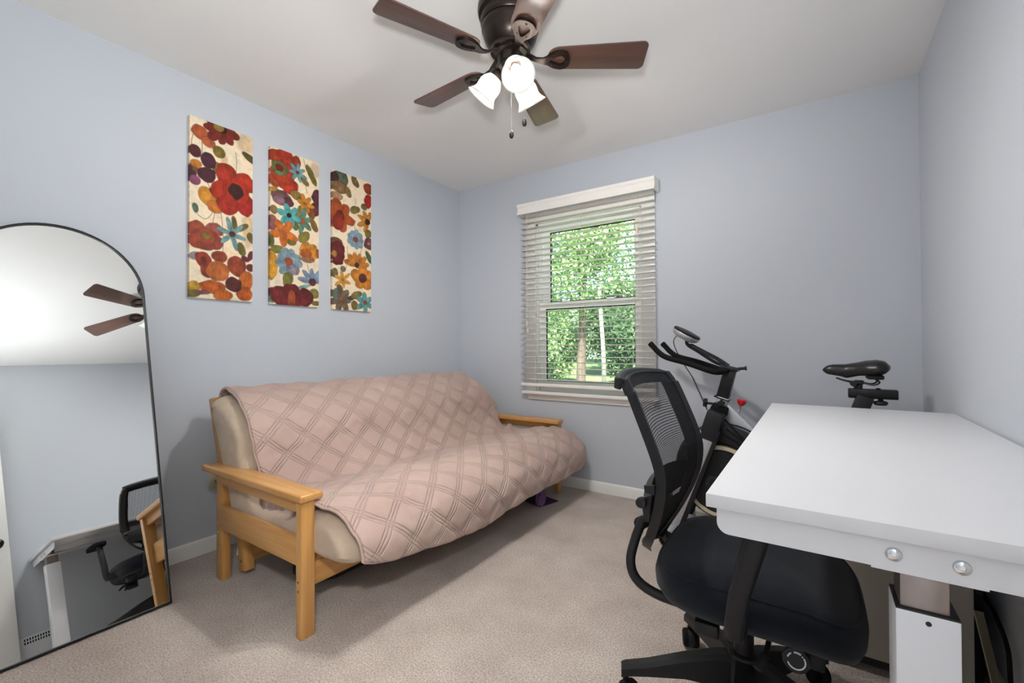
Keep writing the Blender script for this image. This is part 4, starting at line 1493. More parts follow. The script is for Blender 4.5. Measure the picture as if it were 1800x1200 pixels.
SX0, SX1, SY0, SY1 = -0.385, 0.098, 1.163, 1.688
rings = [superring(SX0 + 0.04, SX1 - 0.03, SY0 + 0.03, SY1 - 0.03, 0.378, fr=0.03),
         superring(SX0 + 0.015, SX1 - 0.008, SY0 + 0.010, SY1 - 0.010, 0.388, fr=0.04),
         superring(SX0, SX1, SY0, SY1, 0.412, fr=0.045),
         superring(SX0 - 0.002, SX1 + 0.002, SY0 - 0.004, SY1 + 0.004, 0.440, fr=0.045),
         superring(SX0 + 0.004, SX1 - 0.004, SY0 + 0.006, SY1 - 0.006, 0.466, fr=0.045),
         superring(SX0 + 0.022, SX1 - 0.022, SY0 + 0.026, SY1 - 0.026, 0.482, fr=0.045),
         superring(SX0 + 0.06, SX1 - 0.05, SY0 + 0.07, SY1 - 0.07, 0.492, fr=0.035),
         superring(SX0 + 0.13, SX1 - 0.12, SY0 + 0.15, SY1 - 0.15, 0.490, fr=0.01),
         superring(SX0 + 0.20, SX1 - 0.19, SY0 + 0.22, SY1 - 0.22, 0.486)]
seat = MB().loft(rings).build('seat', M['seatfab'], ch, sharp=70)
sm = [p for p in superring(SX0 + 0.010, SX1 - 0.010, SY0 + 0.012, SY1 - 0.012, 0.4725, fr=0.045)]
MB().tube(sm + sm[:1], 0.002, 6, cap=False).build('seam_piping', M['seatfab'], seat)
MB().loft([superring(SX0 + 0.06, SX1 - 0.07, SY0 + 0.08, SY1 - 0.08, 0.355), superring(SX0 + 0.03, SX1 - 0.04, SY0 + 0.04, SY1 - 0.04, 0.372), superring(SX0 + 0.03, SX1 - 0.04, SY0 + 0.04, SY1 - 0.04, 0.384)]).build('seat_pan', M['blackp'], ch, sharp=50)
box(-0.262, -0.205, 1.205, 1.235, 0.330, 0.362).build('slide_latch', M['blackp'], ch, bevel=0.004)

# tension knob with white ring print, levers
kn = V(-0.043, 1.245, 0.322)
ka = V(0.05, -1, 0.12).normalized()
kb = MB().lathe([(0.012, -0.06), (0.012, -0.012), (0.026, -0.010), (0.029, -0.004), (0.0275, 0.002), (0.022, 0.0035)], kn, ka, 28).build('tension_knob', M['blackp'], ch)
e1 = V(1, 0, 0) - ka * ka.x
e1.normalize()
e2 = ka.cross(e1)
for (a0, a1, r0_, r1_) in ((200, 395, 0.0165, 0.0195), (60, 105, 0.0165, 0.0205), (125, 165, 0.0165, 0.0195), (42, 50, 0.016, 0.019)):
    n = 12
    rr = []
    for q in range(n + 1):
        t = math.radians(a0 + (a1 - a0) * q / n)
        dd = e1 * math.cos(t) + e2 * math.sin(t)
        rr.append([kn + ka * 0.0034 + dd * r0_, kn + ka * 0.0034 + dd * r1_, kn + ka * 0.0040 + dd * r1_, kn + ka * 0.0040 + dd * r0_])
    MB().loft(rr).build('printed_ring', M['whitem'], kb)
box(-0.028, 0.014, 1.27, 1.33, 0.295, 0.372).build('mechanism_cover', M['blackp'], ch, bevel=0.006)
MB().tube(bezier([(-0.10, 1.34, 0.345), (-0.10, 1.26, 0.338), (-0.105, 1.22, 0.325), (-0.118, 1.19, 0.305)], 6), [0.006] * 12 + [0.010] * 7, 10, flat=0.7).build('height_lever', M['blackp'], ch)

# back support tubes
for y in (1.285, 1.565):
    yy = y
    MB().tube(bezier([(-0.16, yy, 0.352), (-0.28, yy, 0.352), (-0.375, yy - 0.01 * (1 if y < CY else -1), 0.362), (-0.428, yy - 0.02 * (1 if y < CY else -1), 0.392), (-0.446, yy - 0.02 * (1 if y < CY else -1), 0.44),
                      (-0.438, yy, 0.50), (-0.415, yy, 0.56)], 8), 0.0135, 14).build('back_tube', M['blackp'], ch)

bz = [0.440, 0.47, 0.53, 0.62, 0.70, 0.767, 0.885, 0.945, 0.975]
bx_ = [-0.425, -0.412, -0.380, -0.345, -0.334, -0.348, -0.395, -0.422, -0.440]
hwz = [0.06, 0.115, 0.180, 0.225, 0.238, 0.240, 0.236, 0.228, 0.215]
_zc = np.linspace(0, len(bz) - 1, len(bz))


def crv(vals, t):
    """smooth interpolation by index"""
    i = int(min(max(math.floor(t), 0), len(vals) - 2))
    f = t - i
    p0, p1, p2, p3 = vals[max(i - 1, 0)], vals[i], vals[i + 1], vals[min(i + 2, len(vals) - 1)]
    return 0.5 * (2 * p1 + (p2 - p0) * f + (2 * p0 - 5 * p1 + 4 * p2 - p3) * f * f + (3 * p1 - p0 - 3 * p2 + p3) * f ** 3)


def backpt(s, t, off=0.0):
    """s 0 bottom..1 top, t -1..1 across, off = offset toward the sitter"""
    k = s * (len(bz) - 1)
    x, z, hw = crv(bx_, k), crv(bz, k), crv(hwz, k)
    k2 = min(k + 0.1, len(bz) - 1)
    k1 = k2 - 0.2 if k2 - 0.2 > 0 else 0
    tg = V(crv(bx_, k2) - crv(bx_, k1), 0, crv(bz, k2) - crv(bz, k1)).normalized()
    n_ = V(tg.z, 0, -tg.x)
    zz = z - (0.012 * t * t if s > 0.85 else 0)
    return V(x - 0.042 * (1 - t * t) * (0.5 + 0.5 * smooth(0.1, 0.5, s)), CY + hw * t, zz) + n_ * off


# outline of the back (closed loop in s,t)
lp = []
n = 30
for k in range(n + 1):
    lp.append((k / n, -1.0))
for k in range(1, 16):
    lp.append((1.0, -1 + 2 * k / 16))
for k in range(n + 1):
    lp.append((1 - k / n, 1.0))
for k in range(1, 8):
    lp.append((0.0, 1 - 2 * k / 8))
rr = []
inn = 0.030
for (s, t) in lp + lp[:1]:
    p = backpt(s, t)
    hw = crv(hwz, s * (len(bz) - 1))
    ti = t * max(0.0, 1 - inn / hw) if abs(t) == 1 else t * 0.9
    si = min(max(s, 0.06), 0.955)
    q = backpt(si, ti)
    rr.append([backpt(s, t, 0.010), backpt(si, ti, 0.012), backpt(si, ti, -0.010), backpt(s, t, -0.016)])
MB().loft(rr, False, False).build('back_frame', M['blackp'], ch, sharp=40)
# rolled top lip
lip = [backpt(1.0, -1 + 2 * k / 20, -0.006) for k in range(21)]
MB().tube([lip[0] + V(-0.016, 0.0, -0.020)] + [p + V(-0.010, 0, 0) for p in lip] + [lip[-1] + V(-0.016, 0, -0.020)], [0.010] + [0.015] * 21 + [0.010], 12).build('top_lip', M['blackp'], ch)

GM, GN = 46, 30
pts, uvm = [], []
for i in range(GM + 1):
    for j in range(GN + 1):
        s = 0.045 + 0.92 * i / GM
        t = -1 + 2 * j / GN
        hw = crv(hwz, s * (len(bz) - 1))
        p = backpt(s, t * (1 - 0.022 / hw), 0.008)
        pts.append(p)
        uvm.append((s * 0.56, t * hw))
fs = []
for i in range(GM):
    for j in range(GN):
        a = i * (GN + 1) + j
        fs.append((a, a + 1, a + GN + 2, a + GN + 1))
me_ = MB().add(pts, fs).build('mesh_panel', M['mesh'], ch, closed=False, sharp=80)
ul = me_.data.uv_layers.new(name='UVMap')
lv = np.zeros(len(me_.data.loops), dtype=np.int32)
me_.data.loops.foreach_get('vertex_index', lv)
ul.data.foreach_set('uv', np.array(uvm, dtype=np.float32)[lv].ravel())
# second, opaque woven border behind the mesh
w = MB()
for (t0, t1) in ((-0.995, -0.80), (0.62, 0.995)):
    rr = []
    for k in range(25):
        s = 0.06 + 0.89 * k / 24
        rr.append([backpt(s, t0, 0.003), backpt(s, t1, 0.003), backpt(s, t1, 0.001), backpt(s, t0, 0.001)])
    w.loft(rr)
w.build('woven_border', M['seatfab'], ch, sharp=60)
rr = []
for k in range(17):
    t = -0.86 + 1.72 * k / 16
    rr.append([backpt(0.855, t, 0.003), backpt(0.955, t, 0.003), backpt(0.955, t, 0.001), backpt(0.855, t, 0.001)])
MB().loft(rr).build('woven_band', M['seatfab'], ch, sharp=60)
rr = []
for k in range(17):
    t = -0.97 + 1.94 * k / 16
    rr.append([backpt(0.05, t, 0.003), backpt(0.18, t, 0.003), backpt(0.31, t, 0.003), backpt(0.31, t, 0.001), backpt(0.18, t, 0.001), backpt(0.05, t, 0.001)])
MB().loft(rr).build('woven_band', M['seatfab'], ch, sharp=60)
# lumbar support with knobs
rr = []
for k in range(21):
    t = -1.0 + 2.0 * k / 20
    zw = 0.056 * (1 - 0.35 * t * t)
    c_ = backpt(0.37, t, -0.028)
    rr.append([c_ + V(0, 0, -zw * 1.1), c_ + V(-0.014, 0, -zw * 0.7), c_ + V(-0.018, 0, 0), c_ + V(-0.012, 0, zw * 0.7), c_ + V(0.008, 0, zw), c_ + V(0.004, 0, 0)])
MB().loft(rr).build('lumbar_support', M['blackp'], ch, sharp=40)
for t in (-1.02, 1.02):
    p = backpt(0.385, t, -0.050)
    lk = MB().lathe([(0.006, -0.012), (0.013, -0.009), (0.0145, 0.0), (0.013, 0.009), (0.006, 0.012)], p, (0, 1, 0), 20).build('lumbar_knob', M['blackp'], ch)
    p = backpt(0.47, t, -0.030)
    MB().prism([(-0.014, -0.012), (0.012, -0.016), (0.012, 0.010), (-0.016, 0.006)], lambda a, b: p + V(a, -0.006, b), lambda a, b: p + V(a, 0.006, b)).build('lumbar_tab', M['blackp'], ch, bevel=0.001)
# spine joining back and tubes
MB().tube(bezier([(-0.425, 1.285, 0.545), (-0.425, 1.35, 0.535), (-0.432, CY, 0.53), (-0.425, 1.50, 0.535), (-0.425, 1.565, 0.545)], 6), 0.018, 12).build('back_yoke', M['blackp'], ch)

# armrests
for sgn in (-1, 1):
    ya_ = CY + sgn * 0.305
    yi = CY + sgn * 0.20
    rings = []
    for (x, y, z, hx, hy) in ((-0.152, ya_ - sgn * .01, 0.395, 0.010, 0.010), (-0.156, ya_ - sgn * .004, 0.402, 0.018, 0.015), (-0.156, ya_, 0.43, 0.021, 0.017), (-0.146, ya_, 0.50, 0.023, 0.017), (-0.124, ya_, 0.585, 0.025, 0.016), (-0.104, ya_, 0.655, 0.026, 0.015)):
        rings.append([V(x + hx * math.copysign(abs(math.cos(t)) ** .6, math.cos(t)), y + hy * math.copysign(abs(math.sin(t)) ** .6, math.sin(t)), z) for t in [2 * PI * k / 20 for k in range(20)]])
    MB().loft(rings).build('arm_post', M['blackp'], ch, sharp=50)
    box(-0.180, -0.135, min(yi, ya_ + sgn * .005), max(yi, ya_ + sgn * .005), 0.392, 0.415).build('arm_bracket', M['blackp'], ch, bevel=0.004)
    rings = []
    for (f, z) in ((0.75, 0.652), (0.97, 0.657), (1.0, 0.668), (0.96, 0.678), (0.8, 0.683)):
        rings.append([V(-0.042 + 0.122 * f * math.copysign(abs(math.cos(t)) ** .7, math.cos(t)) - 0.0, ya_ + 0.045 * f * math.copysign(abs(math.sin(t)) ** .7, math.sin(t)), z) for t in [2 * PI * k / 32 for k in range(32)]])
    MB().loft(rings).build('arm_pad', M['rubber'], ch, sharp=50)

# ------------------------------------------------------------------ exercise bike
YK = 2.70
bk = thing('exercise_bike', 'silver and black upright exercise bike behind the desk', 'exercise bike', (-0.2, YK, 0.0))


def bar(m, p0, p1, w0, w1, d, name, mt_, bev=0.004, parent=None):
    """rectangular beam in the bike's side plane: p0,p1=(x,z), widths w0,w1 across, depth d along y"""
    a, b = V(p0[0], 0, p0[1]), V(p1[0], 0, p1[1])
    t = (b - a).normalized()
    n_ = V(-t.z, 0, t.x)
    rings_ = []
    for p, w_ in ((a, w0), (b, w1)):
        rings_.append([p + n_ * w_ / 2 + V(0, YK - d / 2, 0), p - n_ * w_ / 2 + V(0, YK - d / 2, 0), p - n_ * w_ / 2 + V(0, YK + d / 2, 0), p + n_ * w_ / 2 + V(0, YK + d / 2, 0)])
    return MB().loft(rings_).build(name, mt_, parent or bk, bevel=bev)


# stabilisers and base
for x in (-0.665, 0.33):
    s_ = MB().tube([(x, 2.44, 0.035), (x, 2.96, 0.035)], 0.027, 18).build('stabiliser', M['silver'], bk)
    for y, d in ((2.44, -1), (2.96, 1)):
        MB().lathe([(0.029, -0.03), (0.033, -0.02), (0.034, 0.02), (0.024, 0.03)], (x, y, 0.034), (0, d, 0), 18).build('end_cap', M['rubber'], s_)
bar(0, (-0.66, 0.06), (0.33, 0.06), 0.05, 0.05, 0.06, 'base_beam', M['silver'])
# front fork legs
for y in (YK - 0.108, YK + 0.108):
    rings = []
    for (x, z, hw) in ((-0.665, 0.045, 0.026), (-0.625, 0.165, 0.030), (-0.565, 0.34, 0.034), (-0.512, 0.50, 0.040), (-0.480, 0.60, 0.044)):
        rings.append([V(x - hw, y - 0.016, z), V(x + hw, y - 0.016, z), V(x + hw, y + 0.016, z), V(x - hw, y + 0.016, z)])
    MB().loft(rings).build('fork_leg', M['silver'], bk, bevel=0.006)
    rings = []
    for (x, z, hw) in ((-0.625, 0.06, 0.014), (-0.575, 0.20, 0.018), (-0.500, 0.42, 0.020), (-0.440, 0.60, 0.022)):
        rings.append([V(x - hw, y - 0.013, z), V(x + hw, y - 0.013, z), V(x + hw, y + 0.013, z), V(x - hw, y + 0.013, z)])
    MB().loft(rings).build('fork_trim', M['blackp'], bk, bevel=0.004)
# head shroud, clamp, handlebar post
bar(0, (-0.487, 0.545), (-0.440, 0.705), 0.094, 0.084, 0.25, 'head_shroud', M['blackp'], 0.010)
bar(0, (-0.442, 0.690), (-0.425, 0.735), 0.092, 0.080, 0.12, 'shroud_collar', M['rubber'], 0.008)
bar(0, (-0.432, 0.725), (-0.418, 0.775), 0.062, 0.060, 0.075, 'clamp_tube', M['silver'], 0.005)
bar(0, (-0.427, 0.766), (-0.425, 0.772), 0.078, 0.078, 0.09, 'post_collar', M['blackp'], 0.002)
bar(0, (-0.424, 0.770), (-0.382, 0.935), 0.062, 0.058, 0.07, 'handlebar_post', M['blackm'], 0.006)
bar(0, (-0.385, 0.925), (-0.381, 0.942), 0.085, 0.080, 0.10, 'handlebar_clamp', M['blackp'], 0.004)
MB().lathe([(0.008, 0.0), (0.008, 0.03), (0.012, 0.032), (0.012, 0.04)], (-0.345, YK, 0.932), (1, 0, 0.1), 14).build('clamp_bolt', M['blackp'], bk)


def star_knob(c, ax, r, name, parent=bk):
    c, ax = Vector(c), Vector(ax).normalized()
    ref = V(0, 0, 1) if abs(ax.z) < 0.9 else V(1, 0, 0)
    e1 = (ref - ax * ref.dot(ax)).normalized()
    e2 = ax.cross(e1)
    poly = [(r * (1 + 0.16 * math.cos(5 * t)) * math.cos(t), r * (1 + 0.16 * math.cos(5 * t)) * math.sin(t)) for t in [2 * PI * k / 40 for k in range(40)]]
    w_ = MB()
    w_.prism(poly, lambda a, b: c + e1 * a + e2 * b, lambda a, b: c + e1 * a * .92 + e2 * b * .92 + ax * 0.022)
    w_.tube([c - ax * 0.03, c], 0.007, 10)
    return w_.build(name, M['blackp'], parent, bevel=0.0015, sharp=50)


star_knob((-0.424, YK - 0.045, 0.745), (0, -1, 0), 0.018, 'side_knob')
star_knob((-0.50, YK - 0.02, 0.738), (-1, -0.2, 0.1), 0.022, 'height_knob')
# handlebar horns
for sgn in (-1, 1):
    y = YK + sgn * 0.125
    hp = bezier([(-0.395, YK + sgn * 0.02, 0.925), (-0.415, YK + sgn * 0.10, 0.918), (-0.46, y, 0.922), (-0.58, y, 0.962), (-0.690, y, 0.992), (-0.735, y, 1.020), (-0.765, y, 1.052), (-0.782, y, 1.070)], 8)
    hb = MB().tube(hp, 0.0155, 16).build('handlebar_horn', M['rubber'], bk)
    MB().lathe([(0.0165, -0.012), (0.0165, 0.002), (0.012, 0.006)], hp[-1], hp[-1] - hp[-3], 14).build('grip_end', M['rubber'], hb)
# console arm and console
MB().tube(bezier([(-0.40, YK, 0.945), (-0.46, YK, 0.965), (-0.55, YK, 1.025), (-0.605, YK, 1.062), (-0.612, YK, 1.088)], 6), 0.012, 12, flat=0.8).build('console_arm', M['blackp'], bk)
for sgn in (-1, 1):
    MB().tube(bezier([(-0.40, YK + sgn * 0.03, 0.952), (-0.45, YK + sgn * 0.045, 0.985), (-0.53, YK + sgn * 0.04, 1.03), (-0.59, YK + sgn * 0.02, 1.066)], 6), 0.0055, 10).build('phone_cradle_rail', M['blackm'], bk)
box(-0.43, -0.395, YK - 0.05, YK + 0.05, 0.945, 0.955).build('cradle_base', M['blackp'], bk, bevel=0.003)
cc = V(-0.613, YK, 1.124)
cax = V(0.50, 0, 0.866).normalized()
ce1 = V(0.866, 0, -0.50)


def cring(rx, ry, h):
    return [cc + cax * h + ce1 * rx * math.cos(t) + V(0, 1, 0) * ry * math.sin(t) for t in [2 * PI * k / 36 for k in range(36)]]


MB().loft([cring(0.050, 0.058, -0.030), cring(0.068, 0.076, -0.022), cring(0.076, 0.084, -0.012), cring(0.078, 0.086, 0.000), cring(0.076, 0.084, 0.004)]).build('console_shell', M['silver'], bk, sharp=45)
MB().loft([cring(0.077, 0.085, 0.003), cring(0.079, 0.087, 0.009), cring(0.074, 0.082, 0.016), cring(0.05, 0.06, 0.019)]).build('console_face', M['blackp'], bk, sharp=45)
MB().tube(bezier([(-0.655, YK - 0.03, 1.120), (-0.672, YK - 0.05, 1.085), (-0.655, YK - 0.06, 1.03), (-0.62, YK - 0.05, 0.96), (-0.575, YK - 0.03, 0.880)], 8), 0.0024, 8).build('sensor_wire', M['rubber'], bk)
spr = MB()
sp0, sp1 = V(-0.575, YK - 0.03, 0.880), V(-0.500, YK - 0.02, 0.70)
path = []
for k in range(140):
    t = k / 139
    c_ = sp0.lerp(sp1, t)
    a = 2 * PI * 17 * t
    path.append(c_ + V(math.cos(a) * 0.004, math.sin(a) * 0.004, 0))
spr.tube(path, 0.002, 6).build('coiled_wire', M['rubber'], bk)
# main diagonal beam and triangular shroud
bar(0, (-0.428, 0.725), (-0.02, 0.315), 0.070, 0.070, 0.06, 'main_beam', M['silver'], 0.006)
sg_ = MB()
poly = [(-0.430, 0.672), (-0.225, 0.480), (-0.24, 0.458), (-0.34, 0.520), (-0.470, 0.553)]
sg_.prism(poly, lambda x, z: (x, YK - 0.085, z), lambda x, z: (x, YK + 0.085, z))
shd = sg_.build('brake_shroud', M['blackp'], bk, bevel=0.008)
for (a, b) in (((-0.395, 0.615), (-0.315, 0.560)), ((-0.415, 0.585), (-0.325, 0.538))):
    MB().tube([(a[0], YK - 0.0855, a[1]), (b[0], YK - 0.0855, b[1])], 0.004, 8).build('vent_slit', M['rubber'], shd)
# red resistance knob
MB().tube([(-0.352, YK, 0.655), (-0.335, YK, 0.735)], 0.004, 10).build('brake_rod', M['chrome'], bk)
MB().lathe([(0.012, 0.0), (0.016, 0.005), (0.016, 0.018), (0.012, 0.022)], (-0.354, YK, 0.648), (0.21, 0, 1), 14).build('rod_bushing', M['silver'], bk)
MB().lathe([(0.006, 0.0), (0.014, 0.006), (0.022, 0.018), (0.023, 0.030), (0.017, 0.037), (0.004, 0.038)], (-0.336, YK, 0.730), (0.21, 0, 1), 20).build('brake_knob', M['red'], bk)
# flywheel, guard, belt cover
fwc = (-0.405, YK, 0.375)
MB().lathe([(0.02, -0.035), (0.235, -0.035), (0.250, -0.028), (0.252, 0.0), (0.250, 0.028), (0.235, 0.035), (0.02, 0.035)], fwc, (0, 1, 0), 56).build('flywheel', M['blackm'], bk)
MB().lathe([(0.255, -0.045), (0.262, -0.045), (0.262, 0.045), (0.255, 0.045), (0.255, -0.045)], fwc, (0, 1, 0), 56, cap=False).build('wheel_guard', M['blackp'], bk)
bcx, bcz = -0.425, 0.325
MB().lathe([(0.02, -0.012), (0.165, -0.012), (0.172, 0.0), (0.172, 0.026)], (bcx, YK - 0.062, bcz), (0, 1, 0), 48).build('belt_cover', M['blackp'], bk)
MB().lathe([(0.172, -0.010), (0.192, -0.010), (0.194, 0.004), (0.192, 0.02), (0.172, 0.02)], (bcx, YK - 0.062, bcz), (0, 1, 0), 48, cap=False).build('cover_rim', M['cream'], bk)
# crank and pedals
cr0 = V(-0.20, YK - 0.12, 0.315)
MB().lathe([(0.03, 0), (0.03, 0.24)], (-0.20, YK - 0.12, 0.315), (0, 1, 0), 20).build('crank_hub', M['blackm'], bk)
for sgn in (-1, 1):
    y = YK + sgn * 0.135
    e = V(-0.20 + sgn * 0.165, y, 0.315 - sgn * 0.005)
    MB().tube([(-0.20, y, 0.315), e], [0.016, 0.011], 12, flat=0.7).build('crank_arm', M['silver'], bk)
for sgn in (-1, 1):
    y = YK + sgn * 0.135
    e = V(-0.20 + sgn * 0.165, y, 0.315 - sgn * 0.005)
    pl = MB()
    y0, y1 = (y - 0.115, y - 0.012) if sgn < 0 else (y + 0.012, y + 0.115)
    pl.box(e.x - 0.048, e.x + 0.048, y0, y0 + 0.012, e.z - 0.012, e.z + 0.012).box(e.x - 0.048, e.x + 0.048, y1 - 0.012, y1, e.z - 0.012, e.z + 0.012)
    pl.box(e.x - 0.048, e.x - 0.034, y0, y1, e.z - 0.012, e.z + 0.012).box(e.x + 0.034, e.x + 0.048, y0, y1, e.z - 0.012, e.z + 0.012)
    po = pl.build('pedal', M['silver'], bk)
    MB().tube([(e.x, y - sgn * .01, e.z), (e.x, y1 if sgn > 0 else y0, e.z)], 0.009, 12).build('pedal_spindle', M['chrome'], po)
    MB().tube(bezier([(e.x - 0.044, (y0 + y1) / 2, e.z), (e.x - 0.05, (y0 + y1) / 2, e.z + 0.04), (e.x - 0.09, (y0 + y1) / 2, e.z + 0.05), (e.x - 0.10, (y0 + y1) / 2, e.z + 0.01), (e.x - 0.044, (y0 + y1) / 2, e.z - 0.006)], 6), 0.012, 8, flat=0.15).build('toe_strap', M['blackp'], po)
# rear frame: seat tube, seat post, slider, saddle
bar(0, (0.02, 0.06), (0.115, 0.60), 0.07, 0.07, 0.06, 'seat_tube', M['silver'], 0.006)
bar(0, (-0.24, 0.52), (0.08, 0.36), 0.05, 0.05, 0.05, 'rear_beam', M['silver'], 0.006)
bar(0, (0.33, 0.06), (0.10, 0.42), 0.05, 0.05, 0.05, 'rear_stay', M['silver'], 0.006)
bar(0, (0.112, 0.56), (0.196, 0.815), 0.066, 0.066, 0.055, 'seat_post', M['blackm'], 0.005)
star_knob((0.165, YK - 0.03, 0.58), (0, -1, 0), 0.024, 'post_knob')
box(0.130, 0.314, YK - 0.024, YK + 0.024, 0.806, 0.850).build('seat_slider', M['blackm'], bk, bevel=0.004)
box(0.236, 0.252, YK - 0.014, YK + 0.014, 0.849, 0.856).build('slider_stop', M['blackp'], bk, bevel=0.002)
sk = MB()
sk.tube([(0.252, YK, 0.806), (0.252, YK, 0.785)], 0.010, 12)
sk.lathe([(0.014, 0.0), (0.026, -0.004), (0.028, -0.012), (0.022, -0.020), (0.006, -0.022)], (0.252, YK, 0.797), (0, 0, 1), 20)
sk.build('slider_knob', M['blackp'], bk)
MB().tube([(0.168, YK, 0.848), (0.174, YK, 0.885)], [0.018, 0.013], 14).build('saddle_stem', M['blackm'], bk)
sc_ = box(0.155, 0.190, YK - 0.030, YK + 0.030, 0.872, 0.890).build('saddle_clamp', M['blackm'], bk, bevel=0.004)
MB().lathe([(0.013, -0.034), (0.013, 0.034)], (0.150, YK, 0.874), (0, 1, 0), 14).build('clamp_bolt', M['blackm'], sc_)
for sgn in (-1, 1):
    MB().tube(bezier([(0.085, YK + sgn * 0.008, 0.898), (0.13, YK + sgn * 0.020, 0.884), (0.18, YK + sgn * 0.024, 0.880), (0.222, YK + sgn * 0.040, 0.872), (0.244, YK + sgn * 0.050, 0.885), (0.230, YK + sgn * 0.055, 0.902)], 6), 0.0038, 8).build('saddle_rail', M['blackm'], bk)
rings = []
for k in range(27):
    t = k / 26
    x = 0.030 + 0.257 * t
    hw = interp(t, [0, 0.04, 0.12, 0.35, 0.5, 0.65, 0.8, 0.92, 0.98, 1.0], [0.006, 0.020, 0.027, 0.036, 0.055, 0.082, 0.098, 0.090, 0.060, 0.02])
    zt_ = interp(t, [0, 0.06, 0.15, 0.35, 0.5, 0.65, 0.8, 0.92, 1.0], [0.940, 0.957, 0.964, 0.966, 0.974, 0.984, 0.989, 0.984, 0.962])
    zb_ = interp(t, [0, 0.06, 0.3, 0.36, 0.55, 0.75, 0.9, 1.0], [0.932, 0.916, 0.905, 0.898, 0.912, 0.914, 0.920, 0.945])
    ring = []
    for q in range(20):
        a = 2 * PI * q / 20
        ca, sa = math.cos(a), math.sin(a)
        yy = YK + hw * math.copysign(abs(ca) ** 0.75, ca)
        zm = zb_ + (zt_ - zb_) * 0.35
        zz = zm + (zt_ - zm) * max(sa, 0) ** 0.8 - (zm - zb_) * max(-sa, 0) ** 0.6
        ring.append(V(x, yy, zz))
    rings.append(ring)
MB().loft(rings).build('saddle', M['leather'], bk, sharp=60)
box(0.20, 0.262, YK - 0.055, YK + 0.055, 0.898, 0.918).build('saddle_base', M['blackp'], bk, bevel=0.006)

# ------------------------------------------------------------------ garden beyond the window
gr = MB().grid(lambda u, v: V(-24 + 36 * u, YB + 0.6 + 26 * v, -0.7 + 0.9 * smooth(0.1, 0.9, v) + 0.06 * mnoise.noise(V(u * 20, v * 20, 0))), 40, 40)
g_ = gr.build('lawn', M['grass'], None, closed=False)
structure(g_, 'grassy slope outside the window', 'lawn')


def leaves(n, blobs, size, seed, blob_r):
    rs = np.random.RandomState(seed)
    c = blobs[rs.randint(0, len(blobs), n)]
    d = rs.normal(size=(n, 3))
    d /= np.linalg.norm(d, axis=1)[:, None]
    pos = c + d * (blob_r * rs.rand(n, 1) ** 0.45)
    nrm = rs.normal(size=(n, 3)) + np.array([0, 0, 0.8])
    nrm /= np.linalg.norm(nrm, axis=1)[:, None]
    t = np.cross(nrm, rs.normal(size=(n, 3)))
    t /= np.linalg.norm(t, axis=1)[:, None]
    b = np.cross(nrm, t)
    s = size * (0.6 + 0.8 * rs.rand(n, 1))
    v = np.stack([pos - t * s, pos + b * s * 0.45, pos + t * s, pos - b * s * 0.45], 1).reshape(-1, 3)
    f = np.arange(n * 4).reshape(n, 4)
    return v, f


def crown_mesh(name, n, nb, rx, rz, size, seed, m_, br):
    rs = np.random.RandomState(seed + 99)
    d = rs.normal(size=(nb, 3))
    d /= np.linalg.norm(d, axis=1)[:, None]
    bl_ = d * (rs.rand(nb, 1) ** 0.5) * np.array([rx, rx, rz])
    v, f = leaves(n, bl_, size, seed, br)
    me = bpy.data.meshes.new(name)
    me.from_pydata(v.tolist(), [], f.tolist())
    me.materials.append(m_)
    return me


crowns = [crown_mesh('foliage', 16000, 60, 1.7, 2.0, 0.06, 1, M['leafA'], 0.62), crown_mesh('foliage', 16000, 60, 1.5, 2.3, 0.058, 2, M['leafB'], 0.60),
          crown_mesh('foliage', 16000, 60, 1.8, 1.7, 0.065, 3, M['leafC'], 0.62)]
crowns += [crown_mesh('foliage', 15000, 70, 1.75, 2.0, 0.10, 5, M['leafB'], 0.62), crown_mesh('foliage', 15000, 70, 1.75, 2.0, 0.11, 6, M['leafA'], 0.62)]
shr = [crown_mesh('foliage', 9000, 30, 0.9, 0.55, 0.045, 11, M['leafC'], 0.36), crown_mesh('foliage', 9000, 30, 0.8, 0.6, 0.042, 12, M['leafA'], 0.36),
       crown_mesh('foliage', 13000, 50, 0.85, 1.05, 0.062, 13, M['leafB'], 0.38), crown_mesh('foliage', 13000, 50, 0.85, 1.0, 0.062, 14, M['leafA'], 0.38)]


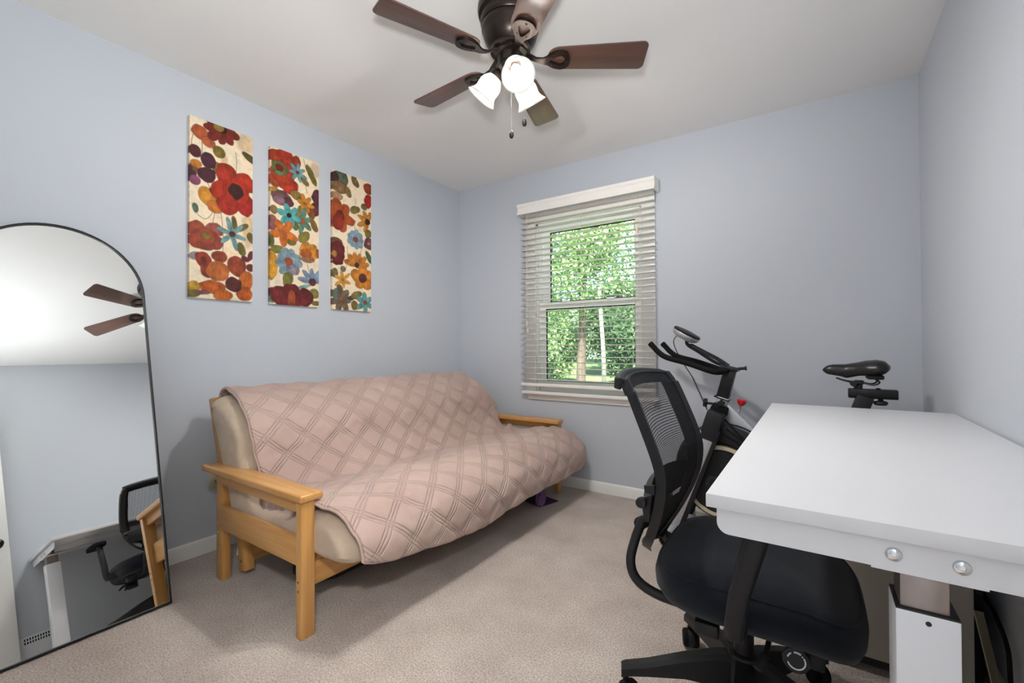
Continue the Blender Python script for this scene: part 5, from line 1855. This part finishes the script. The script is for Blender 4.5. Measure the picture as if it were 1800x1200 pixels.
def tree(x, y, zc, ci, rot, sc, label, trunk='bark', tr=0.11, zg=-0.6):
    t = thing('tree', label, 'tree', (x, y, zg), 'trees beyond the window')
    o_ = bpy.data.objects.new('foliage', crowns[ci])
    COL.objects.link(o_)
    o_.parent = t
    o_.location = (0, 0, zc - zg)
    o_.rotation_euler = (0, 0, rot)
    o_.scale = (sc, sc, sc)
    rs = random.Random(int(x * 100))
    p = [(x, y, zg - 0.3), (x + rs.uniform(-.05, .05), y, zg + 1.2), (x + rs.uniform(-.12, .12), y, zc * 0.7), (x + rs.uniform(-.2, .2), y, zc + 1.6)]
    MB().tube(bezier(p, 6), [tr * (1 - 0.03 * k) for k in range(19)], 12).build('trunk', M[trunk], t)
    for k in range(4):
        z = zc - 0.9 + 0.6 * k
        a = rs.uniform(0, 6.28)
        MB().tube([(x, y, z), (x + 0.7 * math.cos(a), y + 0.7 * math.sin(a), z + 0.5), (x + 1.1 * math.cos(a), y + 1.1 * math.sin(a), z + 1.1)], [tr * .4, tr * .28, tr * .12], 8).build('branch', M[trunk], t)
    return t


tree(-3.85, 8.05, 3.15, 0, 0.3, 0.72, 'leafy mid-green tree close to the window, filling the upper pane')
tree(-4.66, 11.15, 4.1, 1, 1.1, 0.44, 'tall tree with a slender pale trunk rising through the upper pane', 'palebark', 0.07)
tree(-0.72, 8.05, 3.3, 0, 2.2, 0.60, 'mid-green tree hidden from inside by the window frame and blind')
tree(-10.95, 17.7, 2.2, 3, 4.0, 0.95, 'deep green tree with a dark trunk at the back of the lawn', 'bark', 0.16)
tree(-6.45, 17.7, 2.2, 3, 2.0, 0.95, 'deep green tree standing behind the pale-stemmed tree', 'bark', 0.14)
tree(-14.6, 23.1, 2.6, 4, 5.0, 1.1, 'broad mid-green tree at the far edge of the lawn')
tree(-9.3, 23.1, 2.6, 2, 3.0, 1.1, 'large yellow-green tree farthest from the house')
for k, (x, y, ci, s, lb) in enumerate(((-3.35, 5.3, 0, 0.50, 'low yellow-green shrub just outside the lower pane'), (-2.0, 5.3, 0, 0.48, 'bright yellow-green shrub nearest the blind cords'),
                                       (-2.35, 11.2, 3, 0.9, 'mid-green shrub to one side of the pale trunk'), (-6.95, 11.2, 3, 0.95, 'mid-green shrub beyond the pale trunk, on the open lawn'),
                                       (-7.55, 13.9, 3, 1.2, 'big mid-green shrub at the foot of the dark trees'), (-4.55, 13.9, 2, 1.2, 'big dense dark shrub directly behind the pale trunk'))):
    zg = -0.7 + 0.9 * smooth(0.1, 0.9, (y - YB - 0.6) / 26)
    t = thing('shrub', lb, 'shrub', (x, y, zg), 'shrubs outside the window')
    o_ = bpy.data.objects.new('foliage', shr[ci])
    COL.objects.link(o_)
    o_.parent = t
    o_.location = (0, 0, (1.15 if ci > 1 else 0.62) * s)
    o_.scale = (s, s, s)
    o_.rotation_euler = (0, 0, k * 1.3)
    MB().tube([(x, y, zg - 0.1), (x + 0.05, y, zg + 0.6 * s)], [0.03, 0.012], 8).build('stem', M['bark'], t)
